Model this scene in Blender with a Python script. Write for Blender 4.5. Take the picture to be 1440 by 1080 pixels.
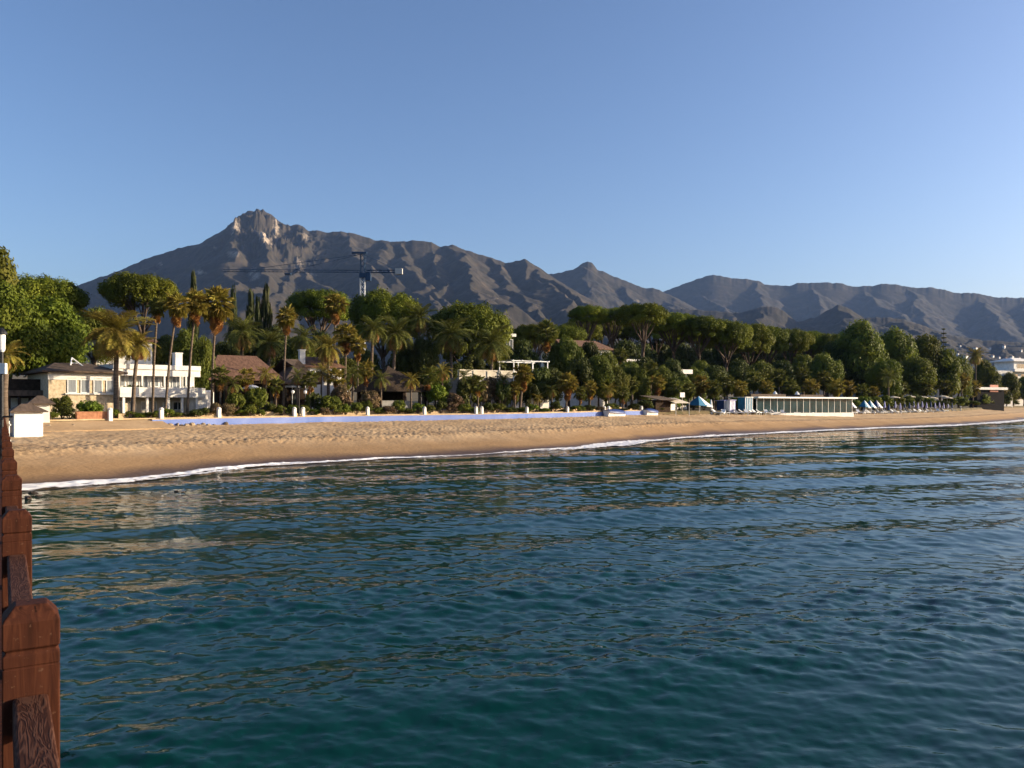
import bpy, math, random
import numpy as np
from mathutils import Vector, Matrix, Euler

R = math.radians
scene = bpy.context.scene
for o in list(bpy.data.objects):
    bpy.data.objects.remove(o)
col = scene.collection

# ------------------------------------------------------------------ camera, sky, sun, exposure
F = 1130.0          # focal length in photo pixels (1440 wide)
HZ = 570.0          # horizon row in the photo
H = 4.4             # eye height above the sea
cam_d = bpy.data.cameras.new('camera')
cam = bpy.data.objects.new('camera', cam_d)
col.objects.link(cam)
cam.location = (0, 0, H)
cam.rotation_euler = (R(90), 0, 0)
cam_d.sensor_width = 36.0
cam_d.lens = 36.0 * F / 1440.0
cam_d.shift_y = (HZ - 540.0) / 1440.0
cam_d.clip_start = 0.05
cam_d.clip_end = 40000
scene.camera = cam

SUN_AZ, SUN_EL = 84.0, 14.0     # clockwise from +Y (view direction), height above the horizon
world = bpy.data.worlds.new('World')
scene.world = world
world.use_nodes = True
wn, wl = world.node_tree.nodes, world.node_tree.links
wn.clear()
w_out = wn.new('ShaderNodeOutputWorld')
w_bg = wn.new('ShaderNodeBackground')
w_sky = wn.new('ShaderNodeTexSky')
w_sky.sky_type = 'NISHITA'
w_sky.sun_disc = False
w_sky.sun_elevation = R(SUN_EL)
w_sky.sun_rotation = R(SUN_AZ)
w_sky.altitude = 0
w_sky.air_density = 1.0
w_sky.dust_density = 2.1
w_sky.ozone_density = 3.6
w_bg.inputs['Strength'].default_value = 0.092
w_mix = wn.new('ShaderNodeMix'); w_mix.data_type = 'RGBA'; w_mix.blend_type = 'MULTIPLY'
w_mix.inputs['Factor'].default_value = 1.0
w_mix.inputs['B'].default_value = (1.10, 0.985, 0.985, 1)      # slightly less green than the default air
w_gam = wn.new('ShaderNodeGamma'); w_gam.inputs['Gamma'].default_value = 1.12
wl.new(w_sky.outputs[0], w_gam.inputs['Color'])
wl.new(w_gam.outputs[0], w_mix.inputs['A'])
wl.new(w_mix.outputs['Result'], w_bg.inputs[0])
wl.new(w_bg.outputs[0], w_out.inputs[0])

sun_d = bpy.data.lights.new('sun', 'SUN')
sun = bpy.data.objects.new('sun', sun_d)
col.objects.link(sun)
sun_d.energy = 5.0
sun_d.angle = R(0.53)
sun_d.color = (1.0, 0.82, 0.57)
sdir = Vector((math.sin(R(SUN_AZ)) * math.cos(R(SUN_EL)), math.cos(R(SUN_AZ)) * math.cos(R(SUN_EL)), math.sin(R(SUN_EL))))
sun.rotation_euler = sdir.to_track_quat('Z', 'Y').to_euler()
sun.location = sdir * 300

scene.view_settings.view_transform = 'Standard'
scene.view_settings.look = 'None'
scene.view_settings.gamma = 1.0
scene.view_settings.exposure = 1.05
scene.view_settings.use_curve_mapping = False
scene.cycles.use_denoising = True
scene.cycles.max_bounces = 6
scene.cycles.diffuse_bounces = 2
scene.cycles.glossy_bounces = 3
scene.cycles.transmission_bounces = 3
scene.cycles.transparent_max_bounces = 10
scene.cycles.volume_bounces = 0
scene.cycles.caustics_reflective = False
scene.cycles.caustics_refractive = False

# ------------------------------------------------------------------ small helpers
def PX(px, D):
    return (px - 720.0) / F * D
def ZY(y, D):
    return H - (y - HZ) / F * D
def P3(px, y, D):
    return Vector((PX(px, D), D, ZY(y, D)))

ORD = ['first', 'second', 'third', 'fourth', 'fifth', 'sixth', 'seventh', 'eighth', 'ninth', 'tenth', 'eleventh', 'twelfth',
       'thirteenth', 'fourteenth', 'fifteenth', 'sixteenth', 'seventeenth', 'eighteenth', 'nineteenth', 'twentieth']
def ordw(i):
    if i < 20:
        return ORD[i]
    tens = {2: 'twenty', 3: 'thirty', 4: 'forty', 5: 'fifty', 6: 'sixty'}
    t, u = divmod(i + 1, 10)
    return tens[t] + ('-' + ORD[u - 1] if u else 'th')

class Perlin:
    def __init__(s, seed):
        r = np.random.RandomState(seed)
        s.p = np.concatenate([r.permutation(256)] * 3)
        a = r.rand(256) * 2 * np.pi
        s.g = np.stack([np.cos(a), np.sin(a)], 1)
    def __call__(s, x, y):
        xi = np.floor(x).astype(int); yi = np.floor(y).astype(int)
        xf = x - xi; yf = y - yi
        xi &= 255; yi &= 255
        u = xf * xf * xf * (xf * (xf * 6 - 15) + 10); v = yf * yf * yf * (yf * (yf * 6 - 15) + 10)
        def d(i, j, dx, dy):
            g = s.g[s.p[s.p[(xi + i) & 255] + ((yi + j) & 255)]]
            return g[..., 0] * dx + g[..., 1] * dy
        a = d(0, 0, xf, yf); b = d(1, 0, xf - 1, yf); c = d(0, 1, xf, yf - 1); e = d(1, 1, xf - 1, yf - 1)
        return 1.5 * ((a + u * (b - a)) + v * ((c + u * (e - c)) - (a + u * (b - a))))
def fbm(n, x, y, o=4, lac=2.1, g=0.5):
    t = 0; a = 1
    for i in range(o):
        t = t + a * n(x + 17.3 * i, y + 9.1 * i); x = x * lac; y = y * lac; a *= g
    return t
def ridged(n, x, y, o=5, lac=2.05, g=0.5):
    t = 0; a = 1; w = 1
    for i in range(o):
        s = (1 - np.abs(n(x + 31.7 * i, y + 11.9 * i))) ** 2
        t = t + a * s * w; w = np.clip(s * 1.2, 0, 1); x = x * lac; y = y * lac; a *= g
    return t / 1.9

def np_mesh(name, verts, faces, mat=None, smooth=False):
    """faces: (n,4) or (n,3) int array"""
    verts = np.asarray(verts, dtype=np.float32); faces = np.asarray(faces, dtype=np.int32)
    me = bpy.data.meshes.new(name)
    k = faces.shape[1]; n = len(faces)
    me.vertices.add(len(verts)); me.vertices.foreach_set('co', verts.ravel())
    me.loops.add(n * k); me.loops.foreach_set('vertex_index', faces.ravel())
    me.polygons.add(n); me.polygons.foreach_set('loop_start', np.arange(0, n * k, k, dtype=np.int32))
    if smooth:
        me.polygons.foreach_set('use_smooth', np.ones(n, dtype=bool))
    me.update(calc_edges=True); me.validate()
    if mat: me.materials.append(mat)
    return me
def grid_faces(nr, nc):
    i = np.arange(nr - 1)[:, None] * nc + np.arange(nc - 1)[None, :]
    i = i.ravel()
    return np.stack([i, i + 1, i + nc + 1, i + nc], 1)
def attr(me, name, vals):
    a = me.attributes.new(name, 'FLOAT', 'POINT'); a.data.foreach_set('value', np.asarray(vals, dtype=np.float32).ravel())

def link(o, parent=None):
    col.objects.link(o)
    if parent: o.parent = parent
    return o
def obj(name, me, parent=None, loc=(0, 0, 0), rot=(0, 0, 0), sc=(1, 1, 1)):
    o = bpy.data.objects.new(name, me); o.location = loc; o.rotation_euler = rot; o.scale = sc
    return link(o, parent)
def tag(o, label=None, cat=None, group=None, kind=None):
    if label: o['label'] = label
    if cat: o['category'] = cat
    if group: o['group'] = group
    if kind: o['kind'] = kind
    return o
def thing(name, label, cat, loc=(0, 0, 0), rz=0.0, group=None):
    o = bpy.data.objects.new(name, None); o.empty_display_size = 0.3
    o.location = loc; o.rotation_euler = (0, 0, rz)
    link(o); return tag(o, label, cat, group)

class MB:
    def __init__(s): s.v = []; s.f = []
    def add(s, vs, fs):
        b = len(s.v); s.v += [tuple(v) for v in vs]; s.f += [tuple(b + i for i in f) for f in fs]; return s
    def box(s, c, d, rz=0.0, taper=1.0):
        x, y, z = d[0] / 2, d[1] / 2, d[2] / 2; cs, sn = math.cos(rz), math.sin(rz)
        vs = []
        for k in (-1, 1):
            t = taper if k > 0 else 1
            for (a, b) in ((-1, -1), (1, -1), (1, 1), (-1, 1)):
                X, Y = a * x * t, b * y * t
                vs.append((c[0] + X * cs - Y * sn, c[1] + X * sn + Y * cs, c[2] + k * z))
        return s.add(vs, [(3, 2, 1, 0), (4, 5, 6, 7), (0, 1, 5, 4), (1, 2, 6, 5), (2, 3, 7, 6), (3, 0, 4, 7)])
    def b2(s, x0, x1, y0, y1, z0, z1):
        return s.box(((x0 + x1) / 2, (y0 + y1) / 2, (z0 + z1) / 2), (x1 - x0, y1 - y0, z1 - z0))
    def tube(s, pts, rad, n=6, cap=True):
        pts = [Vector(p) for p in pts]; rings = []
        up = Vector((0.13, 0.21, 0.97))
        for i, p in enumerate(pts):
            t = (pts[min(i + 1, len(pts) - 1)] - pts[max(i - 1, 0)]).normalized()
            a = t.cross(up)
            if a.length < 1e-3: a = t.cross(Vector((1, 0, 0)))
            a.normalize(); b = t.cross(a)
            r = rad[i] if isinstance(rad, (list, tuple)) else rad
            rings.append([p + (a * math.cos(2 * math.pi * k / n) + b * math.sin(2 * math.pi * k / n)) * r for k in range(n)])
        base = len(s.v)
        for rg in rings: s.v += [tuple(q) for q in rg]
        for i in range(len(pts) - 1):
            for k in range(n):
                a0 = base + i * n + k; a1 = base + i * n + (k + 1) % n
                s.f.append((a0, a1, a1 + n, a0 + n))
        if cap:
            s.f.append(tuple(base + k for k in reversed(range(n))))
            s.f.append(tuple(base + (len(pts) - 1) * n + k for k in range(n)))
        return s
    def lathe(s, prof, n=10, c=(0, 0, 0)):
        base = len(s.v)
        for (r, z) in prof:
            for k in range(n):
                a = 2 * math.pi * k / n
                s.v.append((c[0] + r * math.cos(a), c[1] + r * math.sin(a), c[2] + z))
        for i in range(len(prof) - 1):
            for k in range(n):
                a0 = base + i * n + k; a1 = base + i * n + (k + 1) % n
                s.f.append((a0, a1, a1 + n, a0 + n))
        s.f.append(tuple(base + k for k in reversed(range(n))))
        s.f.append(tuple(base + (len(prof) - 1) * n + k for k in range(n)))
        return s
    def hip(s, x0, x1, y0, y1, z0, zr, inset, th=0.12):
        """hip roof with ridge along x"""
        ym = (y0 + y1) / 2
        vs = [(x0, y0, z0), (x1, y0, z0), (x1, y1, z0), (x0, y1, z0), (x0 + inset, ym, zr), (x1 - inset, ym, zr),
              (x0, y0, z0 - th), (x1, y0, z0 - th), (x1, y1, z0 - th), (x0, y1, z0 - th)]
        return s.add(vs, [(0, 1, 5, 4), (1, 2, 5), (2, 3, 4, 5), (3, 0, 4), (6, 7, 1, 0), (7, 8, 2, 1), (8, 9, 3, 2), (9, 6, 0, 3), (9, 8, 7, 6)])
    def mesh(s, name, mat, smooth=False, bevel=0):
        me = bpy.data.meshes.new(name); me.from_pydata(s.v, [], s.f); me.update()
        if smooth:
            for p in me.polygons: p.use_smooth = True
        if mat: me.materials.append(mat)
        return me
    def build(s, name, mat, parent=None, loc=(0, 0, 0), rot=(0, 0, 0), smooth=False, bevel=0):
        o = obj(name, s.mesh(name, mat, smooth), parent, loc, rot)
        if bevel:
            m = o.modifiers.new('bevel', 'BEVEL'); m.width = bevel; m.segments = 2; m.limit_method = 'ANGLE'
        return o

# ------------------------------------------------------------------ materials
def newmat(name):
    m = bpy.data.materials.new(name); m.use_nodes = True
    n = m.node_tree.nodes; n.clear()
    out = n.new('ShaderNodeOutputMaterial'); b = n.new('ShaderNodeBsdfPrincipled')
    m.node_tree.links.new(b.outputs[0], out.inputs[0])
    return m, n, m.node_tree.links, b, out
def ramp(n, stops, interp='LINEAR'):
    r = n.new('ShaderNodeValToRGB'); r.color_ramp.interpolation = interp
    e = r.color_ramp.elements
    while len(e) > 1: e.remove(e[-1])
    e[0].position = stops[0][0]; e[0].color = (*stops[0][1], 1)
    for p, c in stops[1:]:
        x = e.new(p); x.color = (*c, 1)
    return r
def pm(name, c1, c2, scale=4.0, rough=0.8, bump=0.0, bscale=20.0, metal=0.0, stretch=(1, 1, 1), spec=0.3, detail=4):
    m, n, l, b, out = newmat(name)
    tc = n.new('ShaderNodeTexCoord'); mp = n.new('ShaderNodeMapping'); mp.inputs['Scale'].default_value = stretch
    l.new(tc.outputs['Object'], mp.inputs[0])
    t = n.new('ShaderNodeTexNoise'); t.inputs['Scale'].default_value = scale; t.inputs['Detail'].default_value = detail
    l.new(mp.outputs[0], t.inputs['Vector'])
    r = ramp(n, [(0.3, c1), (0.7, c2)])
    l.new(t.outputs['Fac'], r.inputs[0]); l.new(r.outputs[0], b.inputs['Base Color'])
    b.inputs['Roughness'].default_value = rough; b.inputs['Metallic'].default_value = metal
    b.inputs['Specular IOR Level'].default_value = spec
    if bump:
        t2 = n.new('ShaderNodeTexNoise'); t2.inputs['Scale'].default_value = bscale; t2.inputs['Detail'].default_value = 5
        l.new(mp.outputs[0], t2.inputs['Vector'])
        bp = n.new('ShaderNodeBump'); bp.inputs['Strength'].default_value = bump; bp.inputs['Distance'].default_value = 0.05
        l.new(t2.outputs['Fac'], bp.inputs['Height']); l.new(bp.outputs[0], b.inputs['Normal'])
    return m
def leafmat(name, c1, c2, c3, trans=0.25, scale=0.6, rough=0.6):
    m, n, l, b, out = newmat(name)
    tc = n.new('ShaderNodeTexCoord'); t = n.new('ShaderNodeTexNoise'); t.inputs['Scale'].default_value = scale; t.inputs['Detail'].default_value = 6
    t.inputs['Roughness'].default_value = 0.75
    l.new(tc.outputs['Object'], t.inputs['Vector'])
    r = ramp(n, [(0.32, c1), (0.5, c2), (0.72, c3)])
    l.new(t.outputs['Fac'], r.inputs[0])
    oi = n.new('ShaderNodeObjectInfo'); hs = n.new('ShaderNodeHueSaturation')
    mr = n.new('ShaderNodeMapRange'); mr.inputs['To Min'].default_value = 0.75; mr.inputs['To Max'].default_value = 1.25
    mh = n.new('ShaderNodeMapRange'); mh.inputs['To Min'].default_value = 0.485; mh.inputs['To Max'].default_value = 0.512
    l.new(oi.outputs['Random'], mr.inputs[0]); l.new(oi.outputs['Random'], mh.inputs[0])
    l.new(mr.outputs[0], hs.inputs['Value']); l.new(mh.outputs[0], hs.inputs['Hue']); l.new(r.outputs[0], hs.inputs['Color'])
    l.new(hs.outputs[0], b.inputs['Base Color']); b.inputs['Roughness'].default_value = rough
    b.inputs['Specular IOR Level'].default_value = 0.12
    tr = n.new('ShaderNodeBsdfTranslucent'); l.new(hs.outputs[0], tr.inputs[0])
    mx = n.new('ShaderNodeMixShader'); mx.inputs[0].default_value = trans
    l.new(b.outputs[0], mx.inputs[1]); l.new(tr.outputs[0], mx.inputs[2]); l.new(mx.outputs[0], out.inputs[0])
    return m

M = {}
M['white'] = pm('white_render', (0.62, 0.60, 0.56), (0.78, 0.76, 0.72), 1.2, 0.85, 0.1, 8)
M['white_paint'] = pm('white_paint', (0.70, 0.70, 0.68), (0.82, 0.82, 0.80), 3, 0.5)
M['cream'] = pm('cream_render', (0.50, 0.44, 0.34), (0.62, 0.56, 0.45), 1.2, 0.85, 0.1, 8)
M['stone'] = pm('rubble_stone', (0.36, 0.28, 0.18), (0.60, 0.50, 0.35), 3.5, 0.9, 0.6, 5)
M['tile'] = pm('clay_tile', (0.09, 0.045, 0.028), (0.20, 0.11, 0.07), 1.6, 0.9, 0.4, 9, stretch=(3, 1, 1))
M['tile_dark'] = pm('weathered_tile', (0.055, 0.04, 0.03), (0.13, 0.09, 0.065), 1.4, 0.9, 0.4, 9, stretch=(3, 1, 1))
M['thatch'] = pm('thatch', (0.016, 0.011, 0.008), (0.055, 0.036, 0.022), 2.5, 0.95, 0.8, 16, stretch=(3, 3, 0.6))
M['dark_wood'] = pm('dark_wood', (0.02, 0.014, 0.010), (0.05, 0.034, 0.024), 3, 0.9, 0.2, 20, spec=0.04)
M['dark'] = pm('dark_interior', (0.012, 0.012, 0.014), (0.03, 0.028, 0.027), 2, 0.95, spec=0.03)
M['glass'] = pm('window_glass', (0.02, 0.028, 0.032), (0.045, 0.055, 0.06), 0.8, 0.06, spec=0.6)
M['glass_blue'] = pm('pavilion_glass', (0.006, 0.022, 0.028), (0.022, 0.06, 0.075), 0.6, 0.1, spec=0.06)
M['curtain'] = pm('curtain_glass', (0.16, 0.18, 0.20), (0.26, 0.28, 0.30), 1.5, 0.2, spec=0.6, stretch=(4, 1, 0.3))
M['grey'] = pm('grey_render', (0.20, 0.19, 0.18), (0.30, 0.29, 0.27), 2, 0.9, 0.2)
M['metal_dark'] = pm('dark_metal', (0.015, 0.015, 0.017), (0.035, 0.035, 0.037), 6, 0.45, metal=0.3)
M['crane_blue'] = pm('crane_blue', (0.02, 0.05, 0.10), (0.03, 0.07, 0.14), 1, 0.5)
M['concrete'] = pm('concrete', (0.42, 0.41, 0.39), (0.55, 0.54, 0.52), 1.5, 0.85)
M['blue_wall'] = pm('lilac_blue_paint', (0.11, 0.17, 0.42), (0.18, 0.24, 0.50), 0.5, 0.8, 0.2, 6)
M['wall_cap'] = pm('sandy_wall', (0.36, 0.25, 0.14), (0.55, 0.42, 0.26), 1.5, 0.9, 0.4, 5)
M['tarp'] = pm('blue_tarp', (0.012, 0.03, 0.13), (0.025, 0.055, 0.20), 2, 0.5, 0.4, 3)
M['teal'] = pm('teal_canvas', (0.01, 0.10, 0.20), (0.02, 0.17, 0.30), 2, 0.7, 0.3, 4)
M['navy'] = pm('navy_canvas', (0.012, 0.03, 0.10), (0.02, 0.06, 0.17), 2, 0.7, 0.3, 4)
M['lilac'] = pm('lilac_canvas', (0.30, 0.30, 0.55), (0.45, 0.45, 0.70), 2, 0.7, 0.3, 4)
M['mattress'] = pm('white_mattress', (0.62, 0.62, 0.62), (0.78, 0.78, 0.77), 3, 0.8)
M['terracotta'] = pm('terracotta', (0.28, 0.12, 0.06), (0.45, 0.22, 0.12), 3, 0.85)
M['rock'] = pm('boulder', (0.16, 0.12, 0.08), (0.40, 0.32, 0.22), 2.5, 0.9, 0.6, 5)
M['wet_rock'] = pm('wet_rock', (0.02, 0.016, 0.012), (0.07, 0.05, 0.035), 3, 0.35, 0.6, 5)
M['pink'] = pm('pink_render', (0.55, 0.25, 0.18), (0.65, 0.33, 0.24), 2, 0.9)
M['bark'] = pm('pine_bark', (0.05, 0.035, 0.025), (0.14, 0.10, 0.075), 5, 0.95, 0.6, 12, stretch=(1, 1, 0.3))
M['palm_bark'] = pm('palm_bark', (0.07, 0.05, 0.035), (0.17, 0.13, 0.095), 3, 0.95, 0.6, 10, stretch=(0.4, 0.4, 3))
M['pine_leaf'] = leafmat('pine_needles', (0.042, 0.054, 0.008), (0.125, 0.148, 0.015), (0.23, 0.235, 0.025), 0.25)
M['leaf'] = leafmat('broad_leaves', (0.034, 0.047, 0.009), (0.11, 0.13, 0.019), (0.215, 0.215, 0.035), 0.35)
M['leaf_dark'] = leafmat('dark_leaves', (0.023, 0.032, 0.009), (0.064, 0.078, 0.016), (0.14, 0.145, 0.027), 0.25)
M['leaf_bright'] = leafmat('bright_leaves', (0.040, 0.066, 0.008), (0.105, 0.145, 0.014), (0.20, 0.22, 0.028), 0.3)
M['cypress_leaf'] = leafmat('cypress_leaves', (0.018, 0.025, 0.009), (0.04, 0.048, 0.014), (0.075, 0.08, 0.02), 0.1)
M['frond'] = leafmat('palm_frond', (0.09, 0.085, 0.014), (0.2, 0.165, 0.03), (0.33, 0.24, 0.05), 0.25, 1.5)
M['frond_green'] = leafmat('green_frond', (0.05, 0.06, 0.014), (0.11, 0.12, 0.024), (0.2, 0.18, 0.045), 0.25, 1.5)
M['frond_dead'] = leafmat('dead_frond', (0.17, 0.075, 0.022), (0.32, 0.16, 0.05), (0.44, 0.25, 0.09), 0.15, 1.5)
M['flower'] = leafmat('flowering_leaves', (0.05, 0.05, 0.02), (0.14, 0.10, 0.05), (0.32, 0.20, 0.13), 0.25, 2.0)


# ------------------------------------------------------------------ coast lines (world metres)
S_PT = np.array([(-62, 8), (-45, 22), (-26.5, 40), (-21, 51.5), (-16.8, 59.2), (-10, 65.5), (-3, 71.5), (5.7, 80.5), (13, 93), (21, 104.5),
                 (28, 113), (44, 129), (62, 146), (92, 171), (120, 200), (158, 245), (230, 330), (310, 420)], float)
T_PT = np.array([(-92, 33), (-68, 46), (-47, 60), (-38, 67.5), (-28.3, 78), (-19.5, 87), (-10, 95), (-1.5, 101.5), (9, 112), (17, 121),
                 (23, 128), (38, 143), (58, 163), (86, 186), (113, 214), (148, 258), (205, 335), (290, 432)], float)
T_Z = np.array([2.2, 2.3, 2.4, 2.45, 2.55, 2.6, 2.65, 2.7, 2.8, 2.95, 2.95, 2.8, 2.6, 2.5, 2.6, 2.9, 3.3, 3.6])
def smooth_curve(P, n):
    """Catmull-Rom through the points"""
    P = np.asarray(P, float)
    Q = np.vstack([2 * P[0] - P[1], P, 2 * P[-1] - P[-2]])
    u = np.linspace(0, len(P) - 1, n) if np.isscalar(n) else np.asarray(n); i = np.clip(u.astype(int), 0, len(P) - 2); t = (u - i)[:, None]
    a, b, c, d = Q[i], Q[i + 1], Q[i + 2], Q[i + 3]
    return 0.5 * ((2 * b) + (-a + c) * t + (2 * a - 5 * b + 4 * c - d) * t ** 2 + (-a + 3 * b - 3 * c + d) * t ** 3)
def poly_dist(x, y, P):
    """signed distance to a polyline (positive to its left = landward) and position along it"""
    x = np.asarray(x, float); y = np.asarray(y, float)
    best = np.full(x.shape, 1e18); sg = np.zeros(x.shape); uu = np.zeros(x.shape)
    for i in range(len(P) - 1):
        a, b = P[i], P[i + 1]; e = b - a; L2 = (e ** 2).sum()
        t = np.clip(((x - a[0]) * e[0] + (y - a[1]) * e[1]) / L2, 0, 1)
        dx = x - a[0] - t * e[0]; dy = y - a[1] - t * e[1]; d2 = dx * dx + dy * dy
        cr = e[0] * (y - a[1]) - e[1] * (x - a[0])
        m = d2 < best
        best = np.where(m, d2, best); sg = np.where(m, np.sign(cr), sg); uu = np.where(m, i + t, uu)
    return np.sqrt(best) * sg, uu
S_FINE = smooth_curve(S_PT, 120)
T_EXT = np.vstack([[(-7000, -7300), (-1500, -1350), (-400, -270)], T_PT, [(700, 900), (2500, 3000), (9000, 11500)]])
T_EXTZ = np.concatenate([[2, 2, 2], T_Z, [4, 5, 5]])
pA, pB, pC, pD = Perlin(3), Perlin(11), Perlin(29), Perlin(47)
def ss(a, b, x):
    t = np.clip((x - a) / (b - a), 0, 1); return t * t * (3 - 2 * t)
def ground_z(x, y):
    d, u = poly_dist(x, y, T_EXT)
    z = np.interp(u, np.arange(len(T_EXTZ)), T_EXTZ)
    d = np.maximum(d, 0)
    return z + 0.62 * ss(0.0, 0.5, d) + 0.02 * np.minimum(d, 150) + 0.035 * np.clip(d - 150, 0, 6000) + 0.10 * fbm(pA, x * 0.08, y * 0.08, 3) * ss(1, 8, d)
def gz(x, y):
    return float(ground_z(np.array([x]), np.array([y]))[0])
def wallD(px):
    """depth at which the line of sight in the column px meets the back of the beach"""
    k = (px - 720.0) / F
    best = None
    for i in range(len(T_EXT) - 1):
        a, b = T_EXT[i], T_EXT[i + 1]; e = b - a
        den = k * e[1] - e[0]
        if abs(den) < 1e-9: continue
        t = (a[0] - k * a[1]) / den
        if 0 <= t <= 1:
            D = a[1] + t * e[1]
            if D > 5 and (best is None or D < best): best = D
    return best

# ------------------------------------------------------------------ beach
def make_beach():
    uu = np.concatenate([np.linspace(0, 2, 40)[:-1], np.linspace(2, 10.5, 760)[:-1], np.linspace(10.5, 17, 420)])
    nu, nt = len(uu), 130
    Sf, Tf = smooth_curve(S_PT, uu), smooth_curve(T_PT, uu)
    Zf = np.interp(uu, np.arange(len(T_Z)), T_Z)
    # finer near the camera
    t = np.concatenate([np.linspace(-0.6, 0, 14)[:-1], np.linspace(0, 1.0, nt)])
    X = Sf[:, None, 0] + (Tf - Sf)[:, None, 0] * t[None]
    Y = Sf[:, None, 1] + (Tf - Sf)[:, None, 1] * t[None]
    wid = np.linalg.norm(Tf - Sf, axis=1)[:, None]
    prof = np.interp(t, [-0.6, -0.2, 0, 0.12, 0.28, 0.42, 0.62, 0.85, 1.0], [-0.9, -0.28, 0.0, 0.15, 0.36, 0.56, 0.74, 0.9, 1.0])
    Z = prof[None] * Zf[:, None] * np.ones_like(X)
    rough = ss(0.30, 0.42, t)[None] * (1 - 0.75 * ss(0.55, 0.70, t)[None] * (0.5 + 0.5 * fbm(pC, X * 0.06, Y * 0.06, 2)))
    Z += 0.055 * rough * fbm(pA, X * 2.6, Y * 2.6, 3, 2.3, 0.65) + 0.05 * fbm(pB, X * 0.25, Y * 0.25, 3) * ss(0.02, 0.3, t)[None]
    # footprints: small pits on the dry part
    rg = np.random.RandomState(5)
    pit = np.clip(fbm(pD, X * 2.4 + 40, Y * 2.4, 2) - 0.35, 0, 1)
    Z -= 0.14 * pit * rough
    # berm crest
    Z += 0.12 * np.exp(-((t[None] - 0.44 - 0.03 * fbm(pB, X * 0.1, Y * 0.1 + 30, 2)) / 0.05) ** 2)
    me = np_mesh('beach', np.stack([X, Y, Z], -1).reshape(-1, 3), grid_faces(nu, len(t)), None, True)
    edge = t[None] * wid + 0.8 * fbm(pA, X * 0.12, Y * 0.12, 3) + 0 * X
    attr(me, 'shore', edge.ravel())
    tj = t[None] + 0.05 * fbm(pC, X * 0.15, Y * 0.15, 3)
    weed_shade = np.exp(-((tj - 0.47) / 0.07) ** 2) + 0.5 * np.exp(-((tj - 0.72) / 0.07) ** 2)
    attr(me, 'weed_shade', weed_shade.ravel())
    m, n, l, b, out = newmat('sand')
    tc = n.new('ShaderNodeTexCoord')
    at1 = n.new('ShaderNodeAttribute'); at1.attribute_name = 'shore'
    at2 = n.new('ShaderNodeAttribute'); at2.attribute_name = 'weed_shade'
    t1 = n.new('ShaderNodeTexNoise'); t1.inputs['Scale'].default_value = 0.25; t1.inputs['Detail'].default_value = 8; t1.inputs['Roughness'].default_value = 0.7
    l.new(tc.outputs['Object'], t1.inputs['Vector'])
    dry = ramp(n, [(0.3, (0.31, 0.20, 0.105)), (0.5, (0.41, 0.28, 0.155)), (0.7, (0.50, 0.36, 0.215))])
    l.new(t1.outputs['Fac'], dry.inputs[0])
    wet = n.new('ShaderNodeMapRange'); wet.inputs['From Min'].default_value = 1.4; wet.inputs['From Max'].default_value = 3.8
    wet.inputs['To Min'].default_value = 1.0; wet.inputs['To Max'].default_value = 0.0
    l.new(at1.outputs['Fac'], wet.inputs[0])
    damp = n.new('ShaderNodeMapRange'); damp.inputs['From Min'].default_value = 5.0; damp.inputs['From Max'].default_value = 9.5
    damp.inputs['To Min'].default_value = 0.85; damp.inputs['To Max'].default_value = 0.0; l.new(at1.outputs['Fac'], damp.inputs[0])
    mxd = n.new('ShaderNodeMix'); mxd.data_type = 'RGBA'; mxd.inputs['B'].default_value = (0.285, 0.170, 0.076, 1)
    l.new(damp.outputs[0], mxd.inputs['Factor']); l.new(dry.outputs[0], mxd.inputs['A'])
    mx = n.new('ShaderNodeMix'); mx.data_type = 'RGBA'
    mx.inputs['B'].default_value = (0.085, 0.050, 0.030, 1)
    l.new(wet.outputs[0], mx.inputs['Factor']); l.new(mxd.outputs['Result'], mx.inputs['A'])
    # dark seaweed and pebbles along the tide lines, with footprint shade painted in
    t2 = n.new('ShaderNodeTexNoise'); t2.inputs['Scale'].default_value = 2.2; t2.inputs['Detail'].default_value = 5; t2.inputs['Roughness'].default_value = 0.8
    l.new(tc.outputs['Object'], t2.inputs['Vector'])
    r2 = ramp(n, [(0.50, (0, 0, 0)), (0.56, (1, 1, 1))]); l.new(t2.outputs['Fac'], r2.inputs[0])
    mu = n.new('ShaderNodeMath'); mu.operation = 'MULTIPLY'; l.new(r2.outputs[0], mu.inputs[0]); l.new(at2.outputs['Fac'], mu.inputs[1])
    mu2 = n.new('ShaderNodeMath'); mu2.operation = 'MULTIPLY'; mu2.inputs[1].default_value = 0.9; mu2.use_clamp = True; l.new(mu.outputs[0], mu2.inputs[0])
    mx2 = n.new('ShaderNodeMix'); mx2.data_type = 'RGBA'; mx2.inputs['B'].default_value = (0.10, 0.065, 0.035, 1)
    l.new(mu2.outputs[0], mx2.inputs['Factor']); l.new(mx.outputs['Result'], mx2.inputs['A']); l.new(mx2.outputs['Result'], b.inputs['Base Color'])
    rr = n.new('ShaderNodeMapRange'); rr.inputs['To Min'].default_value = 0.95; rr.inputs['To Max'].default_value = 0.42; l.new(wet.outputs[0], rr.inputs[0]); l.new(rr.outputs[0], b.inputs['Roughness'])
    b.inputs['Specular IOR Level'].default_value = 0.25
    t3 = n.new('ShaderNodeTexNoise'); t3.inputs['Scale'].default_value = 3.0; t3.inputs['Detail'].default_value = 6; l.new(tc.outputs['Object'], t3.inputs['Vector'])
    bp = n.new('ShaderNodeBump'); bp.inputs['Distance'].default_value = 0.10; bp.inputs['Strength'].default_value = 0.5
    l.new(t3.outputs['Fac'], bp.inputs['Height']); l.new(bp.outputs[0], b.inputs['Normal'])
    me.materials.append(m); M['sand'] = m
    tag(obj('beach', me), kind='structure')
make_beach()

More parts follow.
